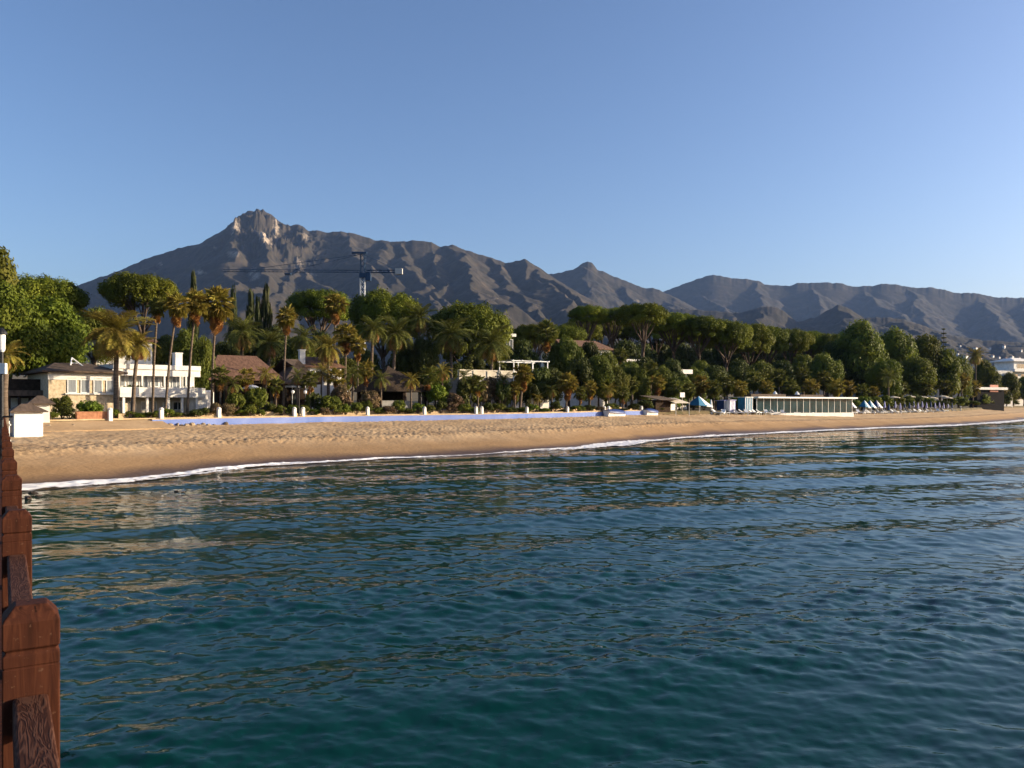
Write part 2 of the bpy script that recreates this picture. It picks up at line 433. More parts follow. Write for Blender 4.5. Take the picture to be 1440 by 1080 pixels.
# ------------------------------------------------------------------ ground behind the beach
def make_ground():
    # densified coast line, then rows of offsets inland
    seg = []
    for i in range(len(T_EXT) - 1):
        n = 2 if i < 3 or i > len(T_EXT) - 4 else 14
        for k in range(n): seg.append((i + k / n))
    seg.append(len(T_EXT) - 1)
    u = np.array(seg)
    ii = np.clip(u.astype(int), 0, len(T_EXT) - 2); f = (u - ii)[:, None]
    B = T_EXT[ii] * (1 - f) + T_EXT[ii + 1] * f
    nrm = np.tile(np.array([[-0.72, 0.69]]), (len(B), 1))
    off = np.concatenate([[0, 0.25, 0.5, 1, 2, 3.5, 5], np.arange(8, 120, 4), np.geomspace(125, 9000, 26)])
    X = B[:, None, 0] + nrm[:, None, 0] * off[None]; Y = B[:, None, 1] + nrm[:, None, 1] * off[None]
    Z = ground_z(X, Y) - 0.004
    me = np_mesh('ground', np.stack([X, Y, Z], -1).reshape(-1, 3), grid_faces(len(B), len(off)), None, True)
    me.materials.append(pm('dry_soil_and_grass', (0.06, 0.055, 0.022), (0.16, 0.115, 0.06), 0.5, 0.95, 0.4, 4, detail=8))
    tag(obj('ground', me), kind='structure')
make_ground()

# ------------------------------------------------------------------ sea
rw = np.random.RandomState(21)
WAVES = []
def wave_set(n, l0, l1, slope, ang, spread):
    for i in range(n):
        L = l0 * (l1 / l0) ** ((i + rw.rand()) / n); a = ang + rw.randn() * spread
        k = 2 * math.pi / L
        WAVES.append((k * math.cos(a), k * math.sin(a), slope / k * math.sqrt(2.0 / n), rw.rand() * 2 * math.pi))
WDIR = math.atan2(0.94, -0.34)
wave_set(7, 5.0, 13.0, 0.042, WDIR, 0.16)
wave_set(16, 1.0, 3.0, 0.048, WDIR - 0.15, 0.55)
wave_set(40, 0.24, 0.9, 0.130, WDIR - 0.2, 0.8)
wave_set(30, 0.11, 0.24, 0.12, WDIR - 0.25, 0.9)
def sea_z(x, y):
    z = np.zeros_like(x); rr = np.hypot(x, y); fine = 1 - ss(14, 36, rr)
    patch = 0.92 + 0.45 * fbm(pB, x * 0.045 + 0.3 * y * 0.02, y * 0.13, 2)
    for i, (kx, ky, a, ph) in enumerate(WAVES):
        s = np.sin(kx * x + ky * y + ph)
        if i < 7: z += a * s
        elif i < 63: z += a * s * patch
        else: z += a * s * patch * fine      # the shortest ripples only where the mesh can carry them
    lo = np.minimum(z, 0); return z - 0.25 * lo     # flatter troughs, sharper crests
def make_sea():
    r = [3.5]
    while r[-1] < 400:
        r.append(r[-1] + max(0.036, 0.042 * (r[-1] / 9.0) ** 1.15))
    r = np.array(r)
    ang = np.radians(np.concatenate([np.arange(-62, -37, 0.6), np.arange(-37, 37, 0.155), np.arange(37, 52.1, 0.6)]))
    RR, AA = np.meshgrid(r, ang, indexing='ij')
    X = RR * np.sin(AA); Y = RR * np.cos(AA)
    d, _ = poly_dist(X, Y, S_FINE)
    near = ss(-6.0, 0.5, d)
    Z = sea_z(X, Y) * (1 - 0.93 * near)
    # a low breaking crest just off the sand
    fade = 1 - ss(300, 410, RR); Z = Z * fade - 0.25 * (1 - fade)
    nr, nc = X.shape
    V = np.stack([X, Y, Z], -1).reshape(-1, 3)
    Fc = grid_faces(nr, nc)[:, ::-1]
    # drop cells that lie far inland
    din = d.reshape(-1)[Fc].min(1)
    Fc = Fc[din < 4.0]
    depth = d.reshape(-1)
    # wide flat water further out and behind, a little lower than the wave troughs
    b = len(V)
    q = 14000.0
    V = np.vstack([V, [(-q, -q, -0.45), (q, -q, -0.45), (q, q, -0.45), (-q, q, -0.45)]])
    Fc = np.vstack([Fc, [(b, b + 1, b + 2, b + 3)]])
    me = np_mesh('sea', V, Fc, None, True)
    attr(me, 'depth', np.concatenate([-depth, [200] * 4]))
    m, n, l, bs, out = newmat('sea_water')
    tc = n.new('ShaderNodeTexCoord')
    at1 = n.new('ShaderNodeAttribute'); at1.attribute_name = 'depth'
    mr = n.new('ShaderNodeMapRange'); mr.inputs['From Min'].default_value = 0; mr.inputs['From Max'].default_value = 22
    l.new(at1.outputs['Fac'], mr.inputs[0])
    rp = ramp(n, [(0.0, (0.050, 0.055, 0.034)), (0.18, (0.014, 0.036, 0.032)), (0.6, (0.0010, 0.033, 0.029)), (1.0, (0.0004, 0.029, 0.026))])
    l.new(mr.outputs[0], rp.inputs[0]); l.new(rp.outputs[0], bs.inputs['Base Color'])
    bs.inputs['Roughness'].default_value = 0.02; bs.inputs['IOR'].default_value = 1.21; bs.inputs['Specular IOR Level'].default_value = 0.5
    mp = n.new('ShaderNodeMapping'); mp.inputs['Rotation'].default_value = (0, 0, R(-20)); mp.inputs['Scale'].default_value = (0.55, 1.0, 1.0)
    l.new(tc.outputs['Object'], mp.inputs[0])
    n1 = n.new('ShaderNodeTexNoise'); n1.inputs['Scale'].default_value = 6.0; n1.inputs['Detail'].default_value = 5; n1.inputs['Roughness'].default_value = 0.55
    l.new(mp.outputs[0], n1.inputs['Vector'])
    bp = n.new('ShaderNodeBump'); bp.inputs['Strength'].default_value = 0.16; bp.inputs['Distance'].default_value = 0.025
    l.new(n1.outputs['Fac'], bp.inputs['Height']); l.new(bp.outputs[0], bs.inputs['Normal'])
    me.materials.append(m)
    tag(obj('sea', me), kind='structure')
make_sea()

# ------------------------------------------------------------------ foam along the water's edge
def make_foam():
    nu, nw = 1400, 14
    Sf = smooth_curve(S_PT, nu); Tf = smooth_curve(T_PT, nu)
    dr = Tf - Sf; dr /= np.linalg.norm(dr, axis=1)[:, None]
    s = np.concatenate([[0], np.cumsum(np.linalg.norm(np.diff(Sf, axis=0), axis=1))])
    pxs = 720 + F * Sf[:, 0] / np.maximum(Sf[:, 1], 1)
    Vs, Fs, Es = [], [], []
    def strip(c0, w, amp, sd, wgt=1.0):
        v = np.linspace(-1, 1, nw)
        w = w[:, None] * np.ones(nw)[None]
        wob = (fbm(pA, s * 0.11 + sd, s * 0 + sd, 4) * amp)[:, None]
        o = c0[:, None] + wob + v[None] * w / 2
        X = Sf[:, None, 0] + dr[:, None, 0] * o; Y = Sf[:, None, 1] + dr[:, None, 1] * o
        base = np.where(o > 0, 0.095 * o + 0.02, 0.03)
        Z = base + 0.05 + 0.10 * np.clip(1 - np.abs(v)[None], 0, 1) * (0.6 + 0.8 * fbm(pB, X * 1.3, Y * 1.3, 3)) * np.minimum(1, w)
        b = sum(len(q) for q in Vs)
        Vs.append(np.stack([X, Y, Z], -1).reshape(-1, 3)); Fs.append(grid_faces(nu, nw) + b)
        Es.append((wgt * (1 - np.abs(v)[None] ** 1.5) + 0 * X).ravel())
    big = np.interp(pxs, [0, 60, 150, 260, 330, 420, 780, 830, 870, 930, 1050, 1150, 1330, 1345, 1440], [3.4, 3.6, 2.8, 2.0, 1.2, 0.9, 1.0, 3.4, 4.6, 3.0, 1.8, 3.0, 4.0, 2.4, 5.0])
    big = big * (0.8 + 0.5 * fbm(pC, s * 0.05, s * 0 + 3, 3))
    strip(np.full(nu, 0.15), np.maximum(big, 0.4), 0.7, 5.0)
    strip(-0.3 - 0.42 * big, np.maximum(big * 0.8, 0.15), 0.9, 33.0, 0.62)
    me = np_mesh('foam', np.vstack(Vs), np.vstack(Fs), None, True)
    attr(me, 'edge', np.concatenate(Es))
    m, n, l, b, out = newmat('sea_foam')
    b.inputs['Base Color'].default_value = (0.78, 0.78, 0.78, 1); b.inputs['Roughness'].default_value = 0.7
    tc = n.new('ShaderNodeTexCoord'); at1 = n.new('ShaderNodeAttribute'); at1.attribute_name = 'edge'
    t = n.new('ShaderNodeTexNoise'); t.inputs['Scale'].default_value = 0.9; t.inputs['Detail'].default_value = 9; t.inputs['Roughness'].default_value = 0.7
    l.new(tc.outputs['Object'], t.inputs['Vector'])
    ad = n.new('ShaderNodeMath'); ad.operation = 'MULTIPLY_ADD'; l.new(at1.outputs['Fac'], ad.inputs[0]); ad.inputs[1].default_value = 0.5; l.new(t.outputs['Fac'], ad.inputs[2])
    r = ramp(n, [(0.60, (0, 0, 0)), (0.74, (1, 1, 1))]); l.new(ad.outputs[0], r.inputs[0])
    tr = n.new('ShaderNodeBsdfTransparent'); mx = n.new('ShaderNodeMixShader')
    l.new(r.outputs[0], mx.inputs[0]); l.new(tr.outputs[0], mx.inputs[1]); l.new(b.outputs[0], mx.inputs[2]); l.new(mx.outputs[0], out.inputs[0])
    me.materials.append(m)
    tag(obj('foam', me), 'white foam of small waves running up the sand', 'foam', kind='stuff')
make_foam()

# ------------------------------------------------------------------ mountains
def seg_field(X, Yy, pts):
    """distance to a polyline on the ground and the crest height of its nearest point"""
    best = np.full(X.shape, 1e18); zz = np.zeros(X.shape)
    for a, b in zip(pts[:-1], pts[1:]):
        ex, ey = b[0] - a[0], b[1] - a[1]; L2 = ex * ex + ey * ey + 1e-6
        t = np.clip(((X - a[0]) * ex + (Yy - a[1]) * ey) / L2, 0, 1)
        d2 = (X - a[0] - t * ex) ** 2 + (Yy - a[1] - t * ey) ** 2
        m = d2 < best; best = np.where(m, d2, best); zz = np.where(m, a[2] + t * (b[2] - a[2]), zz)
    return np.sqrt(best), zz
def auto_spurs(sil, Rr, rf, seed, gap, lean):
    """spurs that leave the crest every gap pixels and run down towards the shore and to the right"""
    rs = random.Random(seed); out = []; sil = np.array(sil, float); px = sil[0, 0] + gap * .5
    while px < sil[-1, 0]:
        y0 = float(np.interp(px, sil[:, 0], sil[:, 1])); n = 5; q = []; ln = rs.uniform(.45, .95); le = lean * rs.uniform(.3, 1.5); x = px
        for k in range(n + 1):
            f = k / n * ln
            r = Rr - (Rr - rf) * f * .9; x = px + le * f + rs.uniform(-5, 5) * (k > 0)
            y = y0 + 3 + (505 - y0) * f ** 1.05 * .92
            q.append((x, y, r))
        out.append(q)
        if rs.random() < .7:
            b = q[2]; s = rs.choice((-1, 1)); w = []
            for k in range(4): w.append((b[0] + s * k * gap * .22 + lean * .12 * k, b[1] + k * 17, b[2] - k * (Rr - rf) * .13))
            out.append(w)
        px += gap * rs.uniform(.6, 1.4)
    return out
def mountain(name, sil, Rr, rf, seed, spurs, rough=1.0, zf=40.0, power=1.9, rocky=0.0, patches=(), step=1.2, rows=190, side=0.52, front=0.62):
    sil = np.array(sil, float)
    px = np.arange(sil[0, 0], sil[-1, 0] + 0.1, step)
    n1, n2, n3 = Perlin(seed), Perlin(seed + 1), Perlin(seed + 2)
    ys = np.interp(px, sil[:, 0], sil[:, 1]) + 1.1 * fbm(n3, px * 0.09, px * 0, 4)
    zr = (HZ - ys) / F * Rr + H
    v = np.concatenate([np.linspace(0, 1, rows) ** 0.85, np.linspace(1, 1.3, 12)[1:]])
    PXX, VV = np.meshgrid(px, v, indexing='ij')
    RRR = rf + (Rr - rf) * VV
    X = (PXX - 720) / F * RRR
    k = 1 / 420.0
    WX = X + 75 * fbm(n1, X * k, RRR * k, 4); WY = RRR + 75 * fbm(n2, X * k, RRR * k, 4)
    zs = (HZ - np.interp(px, sil[:, 0], sil[:, 1])) / F * Rr + H
    kern = np.hanning(41); kern /= kern.sum(); zs = np.convolve(np.pad(zs, 20, mode='edge'), kern, 'valid')
    wv = ss(0.0, 0.10, 1 - VV)
    zrv = zr[:, None] * (1 - wv) + np.minimum(zs, zs)[:, None] * wv
    zcrest = zrv - front * np.abs(Rr - RRR) ** 0.985
    zf_ = np.minimum(zf, zr[:, None] * 0.4)
    base = zf_ + (zr[:, None] * 0.97 - zf_) * np.where(VV <= 1, np.clip(VV, 0, 1) ** power, 0.97 - 1.2 * (VV - 1))
    Z = np.maximum(base - 25, zcrest)
    for sp in spurs:
        pts = [((x - 720) / F * r, r, (HZ - y) / F * r + H) for (x, y, r) in sp]
        d, zz = seg_field(WX, WY, pts)
        f = zz - side * d * (1 + d / 2200.0)
        h = np.clip(0.5 + 0.5 * (f - Z) / 22.0, 0, 1); Z = Z * (1 - h) + f * h + 22.0 * h * (1 - h) * 0.4
    env = np.clip((1 - VV) * 5, 0.08, 1)
    kk = 1 / 260.0
    Z += rough * env * (30 * (ridged(n2, WX * kk, WY * kk, 5, 2.1, 0.55) - 0.55) + 10 * (ridged(n3, WX * kk * 4, WY * kk * 4, 4, 2.1, 0.6) - 0.5))
    Z = np.where(VV <= 1, np.minimum(Z, (zr[:, None] - H) * RRR / Rr * (1 - 0.02 * np.clip((1 - VV) * 20, 0, 1)) + H), Z)
    yp = HZ - (Z - H) / RRR * F
    rock = np.zeros_like(Z)
    for (cx, cy, rx, ry, st) in patches:
        rock = np.maximum(rock, st * np.exp(-(((PXX - cx) / rx) ** 2 + ((yp - cy) / ry) ** 2) ** 1.5))
    if rocky:
        crag = np.exp(-(((PXX - 378) / 62) ** 2)) * ss(0.62, 0.9, VV)
        Z += rocky * crag * (ridged(n3, X / 210.0, RRR / 300.0, 6, 2.2, 0.62) - 0.6) * np.clip((1 - VV) * 9 + 0.12, 0, 1)
    V = np.stack([X, RRR, Z], -1).reshape(-1, 3)
    me = np_mesh(name, V, grid_faces(len(px), len(v)), None, True)
    attr(me, 'rock', rock.ravel())
    return me
def mountain_mat(name, scrub, scrub2, grass, rockc, grass_amt):
    m, n, l, b, out = newmat(name)
    tc = n.new('ShaderNodeTexCoord'); a = n.new('ShaderNodeAttribute'); a.attribute_name = 'rock'
    t = n.new('ShaderNodeTexNoise'); t.inputs['Scale'].default_value = 0.012; t.inputs['Detail'].default_value = 9; t.inputs['Roughness'].default_value = 0.75
    l.new(tc.outputs['Object'], t.inputs['Vector'])
    r = ramp(n, [(0.35, scrub), (0.52, scrub2), (0.52 + grass_amt, grass)]); l.new(t.outputs['Fac'], r.inputs[0])
    t2 = n.new('ShaderNodeTexNoise'); t2.inputs['Scale'].default_value = 0.022; t2.inputs['Detail'].default_value = 12; t2.inputs['Roughness'].default_value = 0.85
    l.new(tc.outputs['Object'], t2.inputs['Vector'])
    ad = n.new('ShaderNodeMath'); ad.operation = 'MULTIPLY_ADD'; ad.inputs[1].default_value = 0.62; l.new(a.outputs['Fac'], ad.inputs[0]); l.new(t2.outputs['Fac'], ad.inputs[2])
    rr = ramp(n, [(0.76, (0, 0, 0)), (0.96, (1, 1, 1))]); l.new(ad.outputs[0], rr.inputs[0])
    mx = n.new('ShaderNodeMix'); mx.data_type = 'RGBA'; mx.inputs['B'].default_value = (*rockc, 1)
    l.new(rr.outputs[0], mx.inputs['Factor']); l.new(r.outputs[0], mx.inputs['A']); l.new(mx.outputs['Result'], b.inputs['Base Color'])
    b.inputs['Roughness'].default_value = 0.95; b.inputs['Specular IOR Level'].default_value = 0.1
    return m
mm = mountain_mat('mountain_scrub', (0.022, 0.022, 0.018), (0.040, 0.035, 0.028), (0.080, 0.062, 0.045), (0.36, 0.30, 0.24), 0.22)
mm2 = mountain_mat('far_mountain_scrub', (0.018, 0.020, 0.017), (0.034, 0.031, 0.026), (0.075, 0.060, 0.045), (0.24, 0.20, 0.15), 0.20)
SIL1 = [(-60, 452), (0, 436), (60, 418), (107, 402), (137, 391), (165, 382), (204, 364), (240, 353), (262, 346), (280, 343), (300, 331), (320, 320), (333, 307.5), (342, 302), (348, 297.5),
        (362, 298.5), (376, 298), (384, 304), (390, 310), (398, 317), (409, 318.5), (420, 316.5), (428, 320), (434, 325.5), (445, 323), (459, 327), (479, 325.5),
        (500, 329), (516, 334), (530, 338), (560, 340), (580, 338), (605, 340), (620, 347), (636, 344), (655, 352), (690, 362), (712, 370), (726, 367), (738, 364.5), (752, 372),
        (772, 386), (800, 404), (850, 432), (900, 455), (960, 476), (1040, 500)]
SPUR1 = [[(636, 345, 4980), (648, 366, 4500), (668, 385, 4050), (690, 414, 3500), (712, 446, 2900)], [(738, 366, 4980), (748, 392, 4500), (776, 415, 3900), (812, 446, 3200), (840, 470, 2700)],
         [(756, 376, 4900), (785, 402, 4300), (830, 436, 3600), (880, 465, 2900)], [(434, 327, 4950), (424, 352, 4600), (428, 378, 4200), (452, 396, 3800), (490, 425, 3200)], [(428, 378, 4200), (398, 400, 3700), (380, 430, 3100)],
         [(372, 300, 4980), (378, 322, 4750), (384, 345, 4400), (372, 372, 4000), (362, 400, 3500), (350, 430, 2900)], [(348, 299, 4980), (338, 322, 4700), (326, 350, 4250), (322, 378, 3800), (305, 410, 3300)],
         [(480, 327, 4950), (500, 356, 4500), (516, 388, 3900), (548, 425, 3200)], [(556, 341, 4950), (572, 372, 4400), (596, 404, 3800), (622, 436, 3100)], [(604, 341, 4980), (612, 372, 4500), (622, 396, 4000), (640, 430, 3300)],
         [(690, 363, 4960), (704, 388, 4500), (730, 418, 3850), (752, 446, 3200)], [(530, 339, 4950), (534, 366, 4500), (556, 398, 3900)], [(398, 318, 4900), (404, 345, 4550), (408, 362, 4300)]]
PAT = [(374, 338, 15, 14, 0.7), (388, 322, 8, 9, 0.6), (360, 312, 14, 9, 0.35), (332, 327, 10, 10, 0.6), (430, 338, 9, 16, 0.5), (328, 358, 13, 8, 0.65), (303, 347, 6, 4, 0.5),
       (283, 383, 12, 6, 0.6), (358, 386, 12, 15, 0.6), (420, 372, 10, 16, 0.5), (440, 388, 18, 6, 0.45), (262, 360, 5, 5, 0.45), (225, 371, 8, 4, 0.45), (398, 400, 10, 5, 0.4),
       (480, 330, 22, 5, 0.4), (660, 372, 12, 20, 0.35), (695, 415, 16, 16, 0.40), (738, 395, 10, 14, 0.3), (755, 432, 14, 12, 0.35)]  # limestone outcrops; those on the right-hand spurs paint sunlit faces into the colour
o = obj('mountain', mountain('mountain', SIL1, 5000, 2300, 101, SPUR1 + auto_spurs(SIL1[:12], 5000, 2300, 5, 34, 90), rocky=190, patches=PAT, rough=0.5, side=0.62)); o.data.materials.append(mm); tag(o, kind='structure')
SIL2 = [(700, 420), (740, 398), (770, 386), (790, 383), (810, 377), (820, 370), (827, 367), (833, 370), (840, 379), (870, 391), (892, 400), (908, 406), (918, 404), (928, 409), (950, 418), (990, 440), (1060, 470)]
o = obj('mountain', mountain('mountain', SIL2, 6600, 4400, 207, auto_spurs(SIL2, 6600, 4400, 6, 46, 80), patches=[(895, 424, 8, 4, 0.6), (828, 374, 5, 5, 0.3)], rows=120)); o.data.materials.append(mm2); tag(o, kind='structure')
SIL3 = [(860, 440), (900, 425), (935, 409), (955, 402), (975, 394), (1003, 386), (1022, 390), (1040, 392), (1065, 394), (1075, 400), (1110, 402.5), (1120, 398), (1135, 398), (1160, 397), (1180, 398), (1200, 403),
        (1225, 402), (1245, 398.5), (1270, 402), (1290, 405), (1310, 404), (1330, 408), (1345, 412), (1370, 412), (1400, 418), (1440, 419), (1500, 425), (1600, 430), (1750, 442)]
o = obj('mountain', mountain('mountain', SIL3, 8200, 5400, 313, auto_spurs(SIL3, 8200, 5400, 8, 75, 110), rough=0.5, patches=[(1265, 410, 14, 6, 0.4)], rows=120)); o.data.materials.append(mm2); tag(o, kind='structure')
SIL4 = [(780, 470), (850, 452), (900, 440), (950, 434), (1000, 437), (1040, 440), (1070, 432), (1085, 430), (1100, 436), (1120, 452), (1145, 447), (1165, 436), (1178, 428), (1192, 433), (1215, 447), (1240, 446),
        (1265, 448), (1300, 458), (1330, 470), (1380, 478), (1440, 482), (1500, 486), (1700, 490)]
o = obj('foothills', mountain('foothills', SIL4, 4300, 2700, 411, auto_spurs(SIL4, 4300, 2700, 9, 52, 70), patches=[(1085, 440, 14, 9, 0.35), (1180, 436, 14, 9, 0.35), (1125, 462, 20, 6, 0.3)], rows=100)); o.data.materials.append(mm2); tag(o, kind='structure')

# ------------------------------------------------------------------ plants: leaf meshes that trees share
def leaf_cloud(rs, clumps, per, size, up=0.25, shell=0.75, aspect=1.0):
    """clumps: list of (cx,cy,cz, rx,ry,rz). Many small leaf faces on and in each clump."""
    Vs = []
    for (cx, cy, cz, rx, ry, rz) in clumps:
        n = max(6, int(per * (rx * ry + ry * rz + rx * rz) / 3))
        d = rs.randn(n, 3); d /= np.linalg.norm(d, axis=1)[:, None]
        rad = shell + (1 - shell) * rs.rand(n) + 0.10 * rs.randn(n)
        c = np.array([cx, cy, cz]) + d * np.array([rx, ry, rz]) * rad[:, None]
        nr = d * 1.0 + rs.randn(n, 3) * 0.38 + np.array([0, 0, up]); nr /= np.linalg.norm(nr, axis=1)[:, None]
        a = np.cross(nr, rs.randn(n, 3)); a /= np.linalg.norm(a, axis=1)[:, None]; b = np.cross(nr, a)
        s = (size * (0.6 + 0.8 * rs.rand(n)))[:, None]
        Vs.append(np.stack([c - a * s * 0.5 * aspect, c + b * s * 0.32 , c + a * s * 0.5 * aspect, c - b * s * 0.32], 1))
    V = np.concatenate(Vs)
    return V.reshape(-1, 3), np.arange(len(V) * 4).reshape(-1, 4)

def crown_pine(seed):
    """unit umbrella crown: radius 1 in plan, z from 0 (flat underside) to 1 (dome top)"""
    rs = np.random.RandomState(seed); cl = []
    for i in range(95):
        r = math.sqrt(rs.rand()) * 0.90; a = rs.rand() * 6.283
        top = math.sqrt(max(0, 1 - (r / 1.0) ** 2.4))
        z = 0.22 + top * 0.62 * (0.75 + 0.25 * rs.rand())
        s = 0.13 + 0.09 * rs.rand()
        cl.append((r * math.cos(a), r * math.sin(a), z, s, s, s * 1.25))
    for i in range(45):
        r = 0.45 + 0.45 * rs.rand(); a = rs.rand() * 6.283
        s = 0.10 + 0.07 * rs.rand()
        cl.append((r * math.cos(a), r * math.sin(a), 0.10 + 0.2 * rs.rand(), s, s, s))
    V, Fc = leaf_cloud(rs, cl, 9000, 0.050, 0.5, 0.74)
    return np_mesh('pine_crown', V, Fc, M['pine_leaf'])
def crown_round(seed, mat, n=60, per=2200, size=0.085, lo=-0.75, name='crown', irregular=0.25):
    """unit ball-like crown of clumps, radius 1, z from -1 to 1"""
    rs = np.random.RandomState(seed); cl = []
    for i in range(n):
        d = rs.randn(3); d /= np.linalg.norm(d)
        if d[2] < lo: d[2] = -d[2]
        rr = 0.62 + irregular * (rs.rand() - 0.4)
        s = 0.20 + 0.16 * rs.rand()
        cl.append((d[0] * rr, d[1] * rr, d[2] * rr, s, s, s * 0.9))
    V, Fc = leaf_cloud(rs, cl, per, size)
    return np_mesh(name, V, Fc, mat)
def crown_cypress(seed):
    rs = np.random.RandomState(seed); cl = []
    for i in range(46):
        z = rs.rand(); r = 0.5 * min(1, (1 - z) * 2.2 + 0.05) * min(1, 0.55 + z * 3); a = rs.rand() * 6.283
        cl.append((r * math.cos(a), r * math.sin(a), z, 0.30, 0.30, 0.075))
    V, Fc = leaf_cloud(rs, cl, 700, 0.13, 0.2)
    V[:, 2] = V[:, 2] * 1.0
    return np_mesh('cypress_crown', V, Fc, M['cypress_leaf'])
PINES = [crown_pine(s) for s in (1, 2, 3, 4)]
ROUND = {k: [crown_round(10 + i, M[m], nn, pp, sz) for i in range(3)] for k, m, nn, pp, sz in
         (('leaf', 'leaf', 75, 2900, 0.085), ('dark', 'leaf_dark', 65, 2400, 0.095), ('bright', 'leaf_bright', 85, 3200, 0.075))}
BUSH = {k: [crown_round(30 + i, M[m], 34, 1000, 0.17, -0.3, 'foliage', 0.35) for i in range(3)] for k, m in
        (('leaf', 'leaf'), ('dark', 'leaf_dark'), ('bright', 'leaf_bright'), ('flower', 'flower'))}
CYP = [crown_cypress(s) for s in (5, 6)]

def trunk_pine(h, cr, ch, seed):
    """trunk and spreading limbs of an umbrella pine: h height to the crown's underside, cr crown radius, ch crown thickness"""
    rs = random.Random(seed); mb = MB()
    lean = (rs.uniform(-.5, .5), rs.uniform(-.5, .5)); r0 = 0.022 * (h + ch) + 0.06
    p = [(lean[0] * t * t, lean[1] * t * t, h * 0.78 * t) for t in (0, .3, .6, 1)]
    mb.tube(p, [r0, r0 * .82, r0 * .72, r0 * .62], 8)
    top = Vector(p[-1])
    n = rs.randint(6, 8)
    for i in range(n):
        a = i / n * 6.283 + rs.uniform(-.3, .3); rr = cr * rs.uniform(.45, .8)
        e = top + Vector((math.cos(a) * rr, math.sin(a) * rr, h * 0.22 + ch * rs.uniform(.25, .45)))
        mid = top.lerp(e, .5) + Vector((0, 0, -h * .02))
        mb.tube([top - Vector((0, 0, h * .06 * (i % 3))), mid, e], [r0 * .42, r0 * .28, r0 * .10], 6)
        for s in (-1, 1):
            a2 = a + s * rs.uniform(.4, .8); e2 = mid + Vector((math.cos(a2) * cr * .35, math.sin(a2) * cr * .35, h * .12 + ch * .3))
            mb.tube([mid, e2], [r0 * .22, r0 * .06], 5)
    return mb
def trunk_round(h, cr, seed, r0=None):
    rs = random.Random(seed); mb = MB()
    r0 = r0 or (0.03 * (h + cr) + 0.04)
    mb.tube([(0, 0, 0), (rs.uniform(-.15, .15), rs.uniform(-.15, .15), h * .5), (0, 0, h)], [r0, r0 * .75, r0 * .6], 8)
    for i in range(6):
        a = i * 1.047 + rs.uniform(-.4, .4)
        e = Vector((math.cos(a) * cr * .6, math.sin(a) * cr * .6, h + cr * rs.uniform(.1, .7)))
        mb.tube([(0, 0, h * rs.uniform(.75, .98)), e * .55 + Vector((0, 0, h * .42)), e], [r0 * .45, r0 * .3, r0 * .1], 5)
    return mb
sd = [100]
def nseed():
    sd[0] += 1; return sd[0]
def place(px, off):
    D = wallD(px) + off; x = PX(px, D); return x, D, gz(x, D)
def stone_pine(px, wpx, ytop, cpx, off, label, group=None):
    x, D, z0 = place(px, off); s = nseed(); k = D / F
    zt = ZY(ytop, D); cr = wpx * k / 2; ch = cpx * k; h = max(1.5, zt - ch - z0)
    t = thing('stone_pine', label, 'tree', (x, D, z0 - 0.1), 0, group)
    rs = random.Random(s)
    trunk_pine(h + .1, cr, ch, s).build('trunk', M['bark'], t, smooth=True)
    obj('crown', PINES[s % 4], t, (0, 0, h + .1), (0, 0, rs.uniform(0, 6.28)), (cr, cr * rs.uniform(.9, 1.1), ch))
    return t
def round_tree(px, wpx, ytop, ybot, off, kind, label, name='broadleaf_tree', group=None, cat='tree'):
    x, D, z0 = place(px, off); s = nseed(); k = D / F; rs = random.Random(s)
    zt = ZY(ytop, D); zb = max(z0 + 0.4, ZY(ybot, D)); cr = wpx * k / 2; ch = (zt - zb) / 2; zc = (zt + zb) / 2 - z0
    t = thing(name, label, cat, (x, D, z0 - 0.1), 0, group)
    trunk_round(max(0.5, zb - z0 + ch * .5), cr, s).build('trunk', M['bark'], t, smooth=True)
    obj('crown', ROUND[kind][s % 3], t, (0, 0, zc + .1), (0, 0, rs.uniform(0, 6.28)), (cr, cr * rs.uniform(.9, 1.1), ch))
    return t
def shrub(px, wpx, ytop, off, kind, label, group=None, name='shrub', hscale=None):
    x, D, z0 = place(px, off); s = nseed(); k = D / F; rs = random.Random(s)
    zt = ZY(ytop, D); h = max(0.4, zt - z0); cr = wpx * k / 2
    t = thing(name, label, 'shrub', (x, D, z0 - 0.05), 0, group)
    mb = MB()
    for i in range(5):
        a = i * 1.257 + rs.uniform(-.4, .4); mb.tube([(0, 0, 0), (math.cos(a) * cr * .3, math.sin(a) * cr * .3, h * .35), (math.cos(a) * cr * .5, math.sin(a) * cr * .5, h * .75)], [.05, .035, .015], 5)
    mb.build('stems', M['bark'], t)
    obj('foliage', BUSH[kind][s % 3], t, (0, 0, h * .48), (0, 0, rs.uniform(0, 6.28)), (cr, cr, h * .56))
    return t
def cypress(px, wpx, ytop, off, label):
    x, D, z0 = place(px, off); s = nseed(); k = D / F
    zt = ZY(ytop, D); h = zt - z0; w = wpx * k
    t = thing('cypress_tree', label, 'tree', (x, D, z0 - 0.1), 0, 'cypresses rising behind the gardens')
    MB().tube([(0, 0, 0), (0, 0, h * .8)], [.18, .06], 6).build('trunk', M['bark'], t)
    obj('crown', CYP[s % 2], t, (0, 0, .5), (0, 0, s), (w, w, h - .5))

